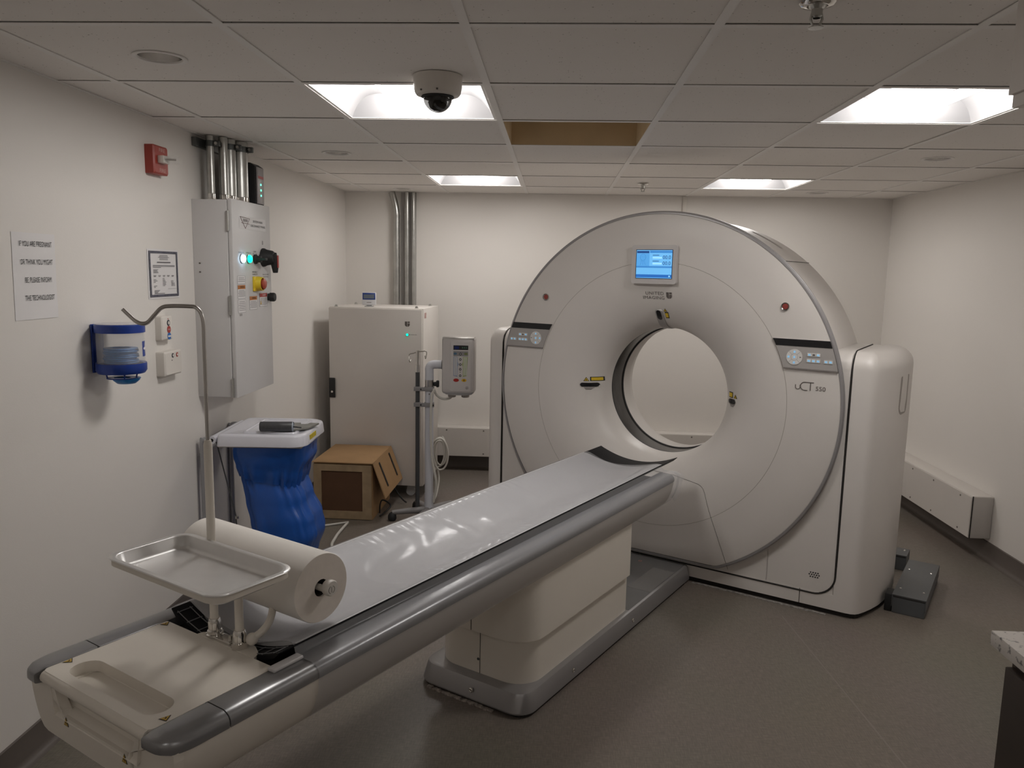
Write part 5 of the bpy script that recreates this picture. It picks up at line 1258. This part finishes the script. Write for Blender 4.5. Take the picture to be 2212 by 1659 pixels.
mb = MB(); mb.tube(bez([(-1.262, 4.69, .010), (-1.265, 4.56, .010), (-1.262, 4.42, .010), (-1.235, 4.25, .010), (-1.12, 4.12, .010), (-.98, 4.16, .010)], 8), .0088, 10); o = mb.build('floor_hose', CABLE, None, smooth=60); tag(o, 'thicker white hose on the floor running under the patient table', 'cable')

# ------------------------------------------------------------------ wall raceways
rw = thing('wall_raceway', 'low white metal cable raceway along the right wall', 'raceway', (0, 0, 0), group='white wall raceways')
mb = MB(); mb.box(XR-.12, XR-.0015, 4.475, 6.07, .125, .372, .002); mb.build('trunking', CABW, rw)
mb = MB(); mb.box(XR-.1235, XR-.1205, 4.478, 6.07, .128, .366); fcv = mb.build('face_cover', CABW, rw)
mb = MB(); mb.box(XR-.112, XR-.004, 4.4705, 4.474, .128, .368, .001); mb.build('end_cap', mat('cap_grey', (.50, .47, .44), .45), rw)
mb = MB(); mb.box(XR-.1195, XR-.1135, 4.4735, 4.4755, .125, .372); mb.build('end_gap', GAP, rw, smooth=0)
for y in (4.60, 4.93, 5.22, 5.36, 5.75):
    for z in (.15, .345):
        mb = MB(); mb.lathe([(.006, -.0), (.005, -.002), (.0, -.002)], (XR-.1235, y, z), 'x', 12); mb.build('screw', TEXT, fcv)
rw = thing('wall_raceway', 'low white metal cable raceway along the back wall', 'raceway', (0, 0, 0), group='white wall raceways')
mb = MB(); mb.box(-.905, 2.40, YB-.12, YB-.0015, .125, .355, .002); mb.build('trunking', CABW, rw)
mb = MB(); mb.box(-.902, 2.40, YB-.1235, YB-.1205, .128, .350); fcv = mb.build('face_cover', CABW, rw)
mb = MB(); mb.box(-.930, -.906, YB-.115, YB-.006, .127, .352); mb.build('open_end', GAP, rw, smooth=0)
mb = MB(); mb.box(-.93, -.905, YB-.12, YB-.002, .352, .356); mb.build('end_lip', CABW, rw, smooth=0)
for x in (-.83, -.535, .30, .42, .62, 1.1, 1.6):
    for z in (.148, .335):
        mb = MB(); mb.lathe([(.006, 0), (.005, -.002), (.0, -.002)], (x, YB-.1235, z), 'y', 12); mb.build('screw', TEXT, fcv)

# ------------------------------------------------------------------ grey floor boxes to the right of the gantry
def floorbox(x, y, rz, w, d, h, label):
    t = thing('floor_duct_box', label, 'duct box', (x, y, 0), rz)
    mb = MB(); mb.box(0, w, 0, d, 0, h-.002, .001); mb.build('body', GREYBOX, t)
    mb = MB(); mb.box(-.003, w+.003, -.003, d+.003, h-.002, h+.002, .001); mb.box(w+.0005, w+.003, -.003, d+.003, h*.35, h); mb.box(-.003, -.0005, -.003, d+.003, h*.35, h); mb.build('cover', GREYBOX, t)
    mb = MB(); mb.box(.004, w-.004, -.0015, -.0002, .004, h-.012); mb.build('end_plate', mat('grey_end', (.09, .095, .10), .5), t, smooth=0)
    mb = MB(); mb.box(.002, w-.002, -.003, -.0004, h-.010, h-.006); mb.build('cover_gap', GAP, t, smooth=0)
    for px, py in ((.02, .10), (w-.02, .10), (.02, d*.72), (w-.02, d*.72)):
        mb = MB(); mb.lathe([(.0055, h+.002), (.004, h+.004), (.0, h+.0045)], (px, py, 0), 'z', 10); mb.build('screw', CHROME, t)
floorbox(1.665, 3.690, math.radians(-30.8), .142, .565, .090, 'dark grey metal floor box nearer the camera beside the gantry')
floorbox(1.795, 4.345, math.radians(-30.8), .200, .125, .085, 'smaller dark grey metal floor box behind the larger one')
mb = MB(); mb.box(1.1535, 1.186, .215, .300, .0, .088, .004); o = mb.build('cable_boot', BLACKM); o.location = GLOC; o.rotation_euler = (0, 0, GROT); tag(o, 'black boot between the gantry foot and the larger floor box', 'cable boot')

# ------------------------------------------------------------------ counter and cupboard at the right edge
mb = MB(); mb.box(.895, 1.62, .35, 1.542, .870, .900, .002); o = mb.build('stone_worktop', STONE); tag(o, 'speckled white stone worktop at the lower right edge', 'worktop')
ct = thing('base_cabinet', 'dark brown wooden base cabinet under the speckled worktop', 'cabinet', (0, 0, 0))
mb = MB(); mb.box(.905, 1.60, .38, 1.478, .10, .8695); mb.build('carcass', DARKW, ct, smooth=0)
mb = MB(); mb.box(.96, 1.58, .42, 1.44, 0, .10); mb.build('toe_kick', BLACKM, ct, smooth=0)
for y0 in (.40, .94):
    mb = MB(); mb.box(.887, .9045, y0, y0+.53, .12, .86, .002); dd = mb.build('door', DARKW, ct)
    mb = MB(); mb.cyl((.872, y0+.26, .80), (.872, y0+.36, .80), .005, 10); mb.build('handle', STEEL, dd)
cu = thing('hanging_cupboard', 'beige cupboard corner hanging below the ceiling at the upper right edge', 'cupboard', (0, 0, 0))
mb = MB(); mb.box(.850, 1.30, .75, 1.600, 1.945, CH-.004); mb.build('carcass', mat('cupboard_beige', (.80, .75, .70), .5), cu, smooth=0)
mb = MB(); mb.box(.858, 1.30, .75, 1.598, 1.921, 1.9445); mb.build('light_rail', mat('cupboard_beige', None), cu, smooth=0)
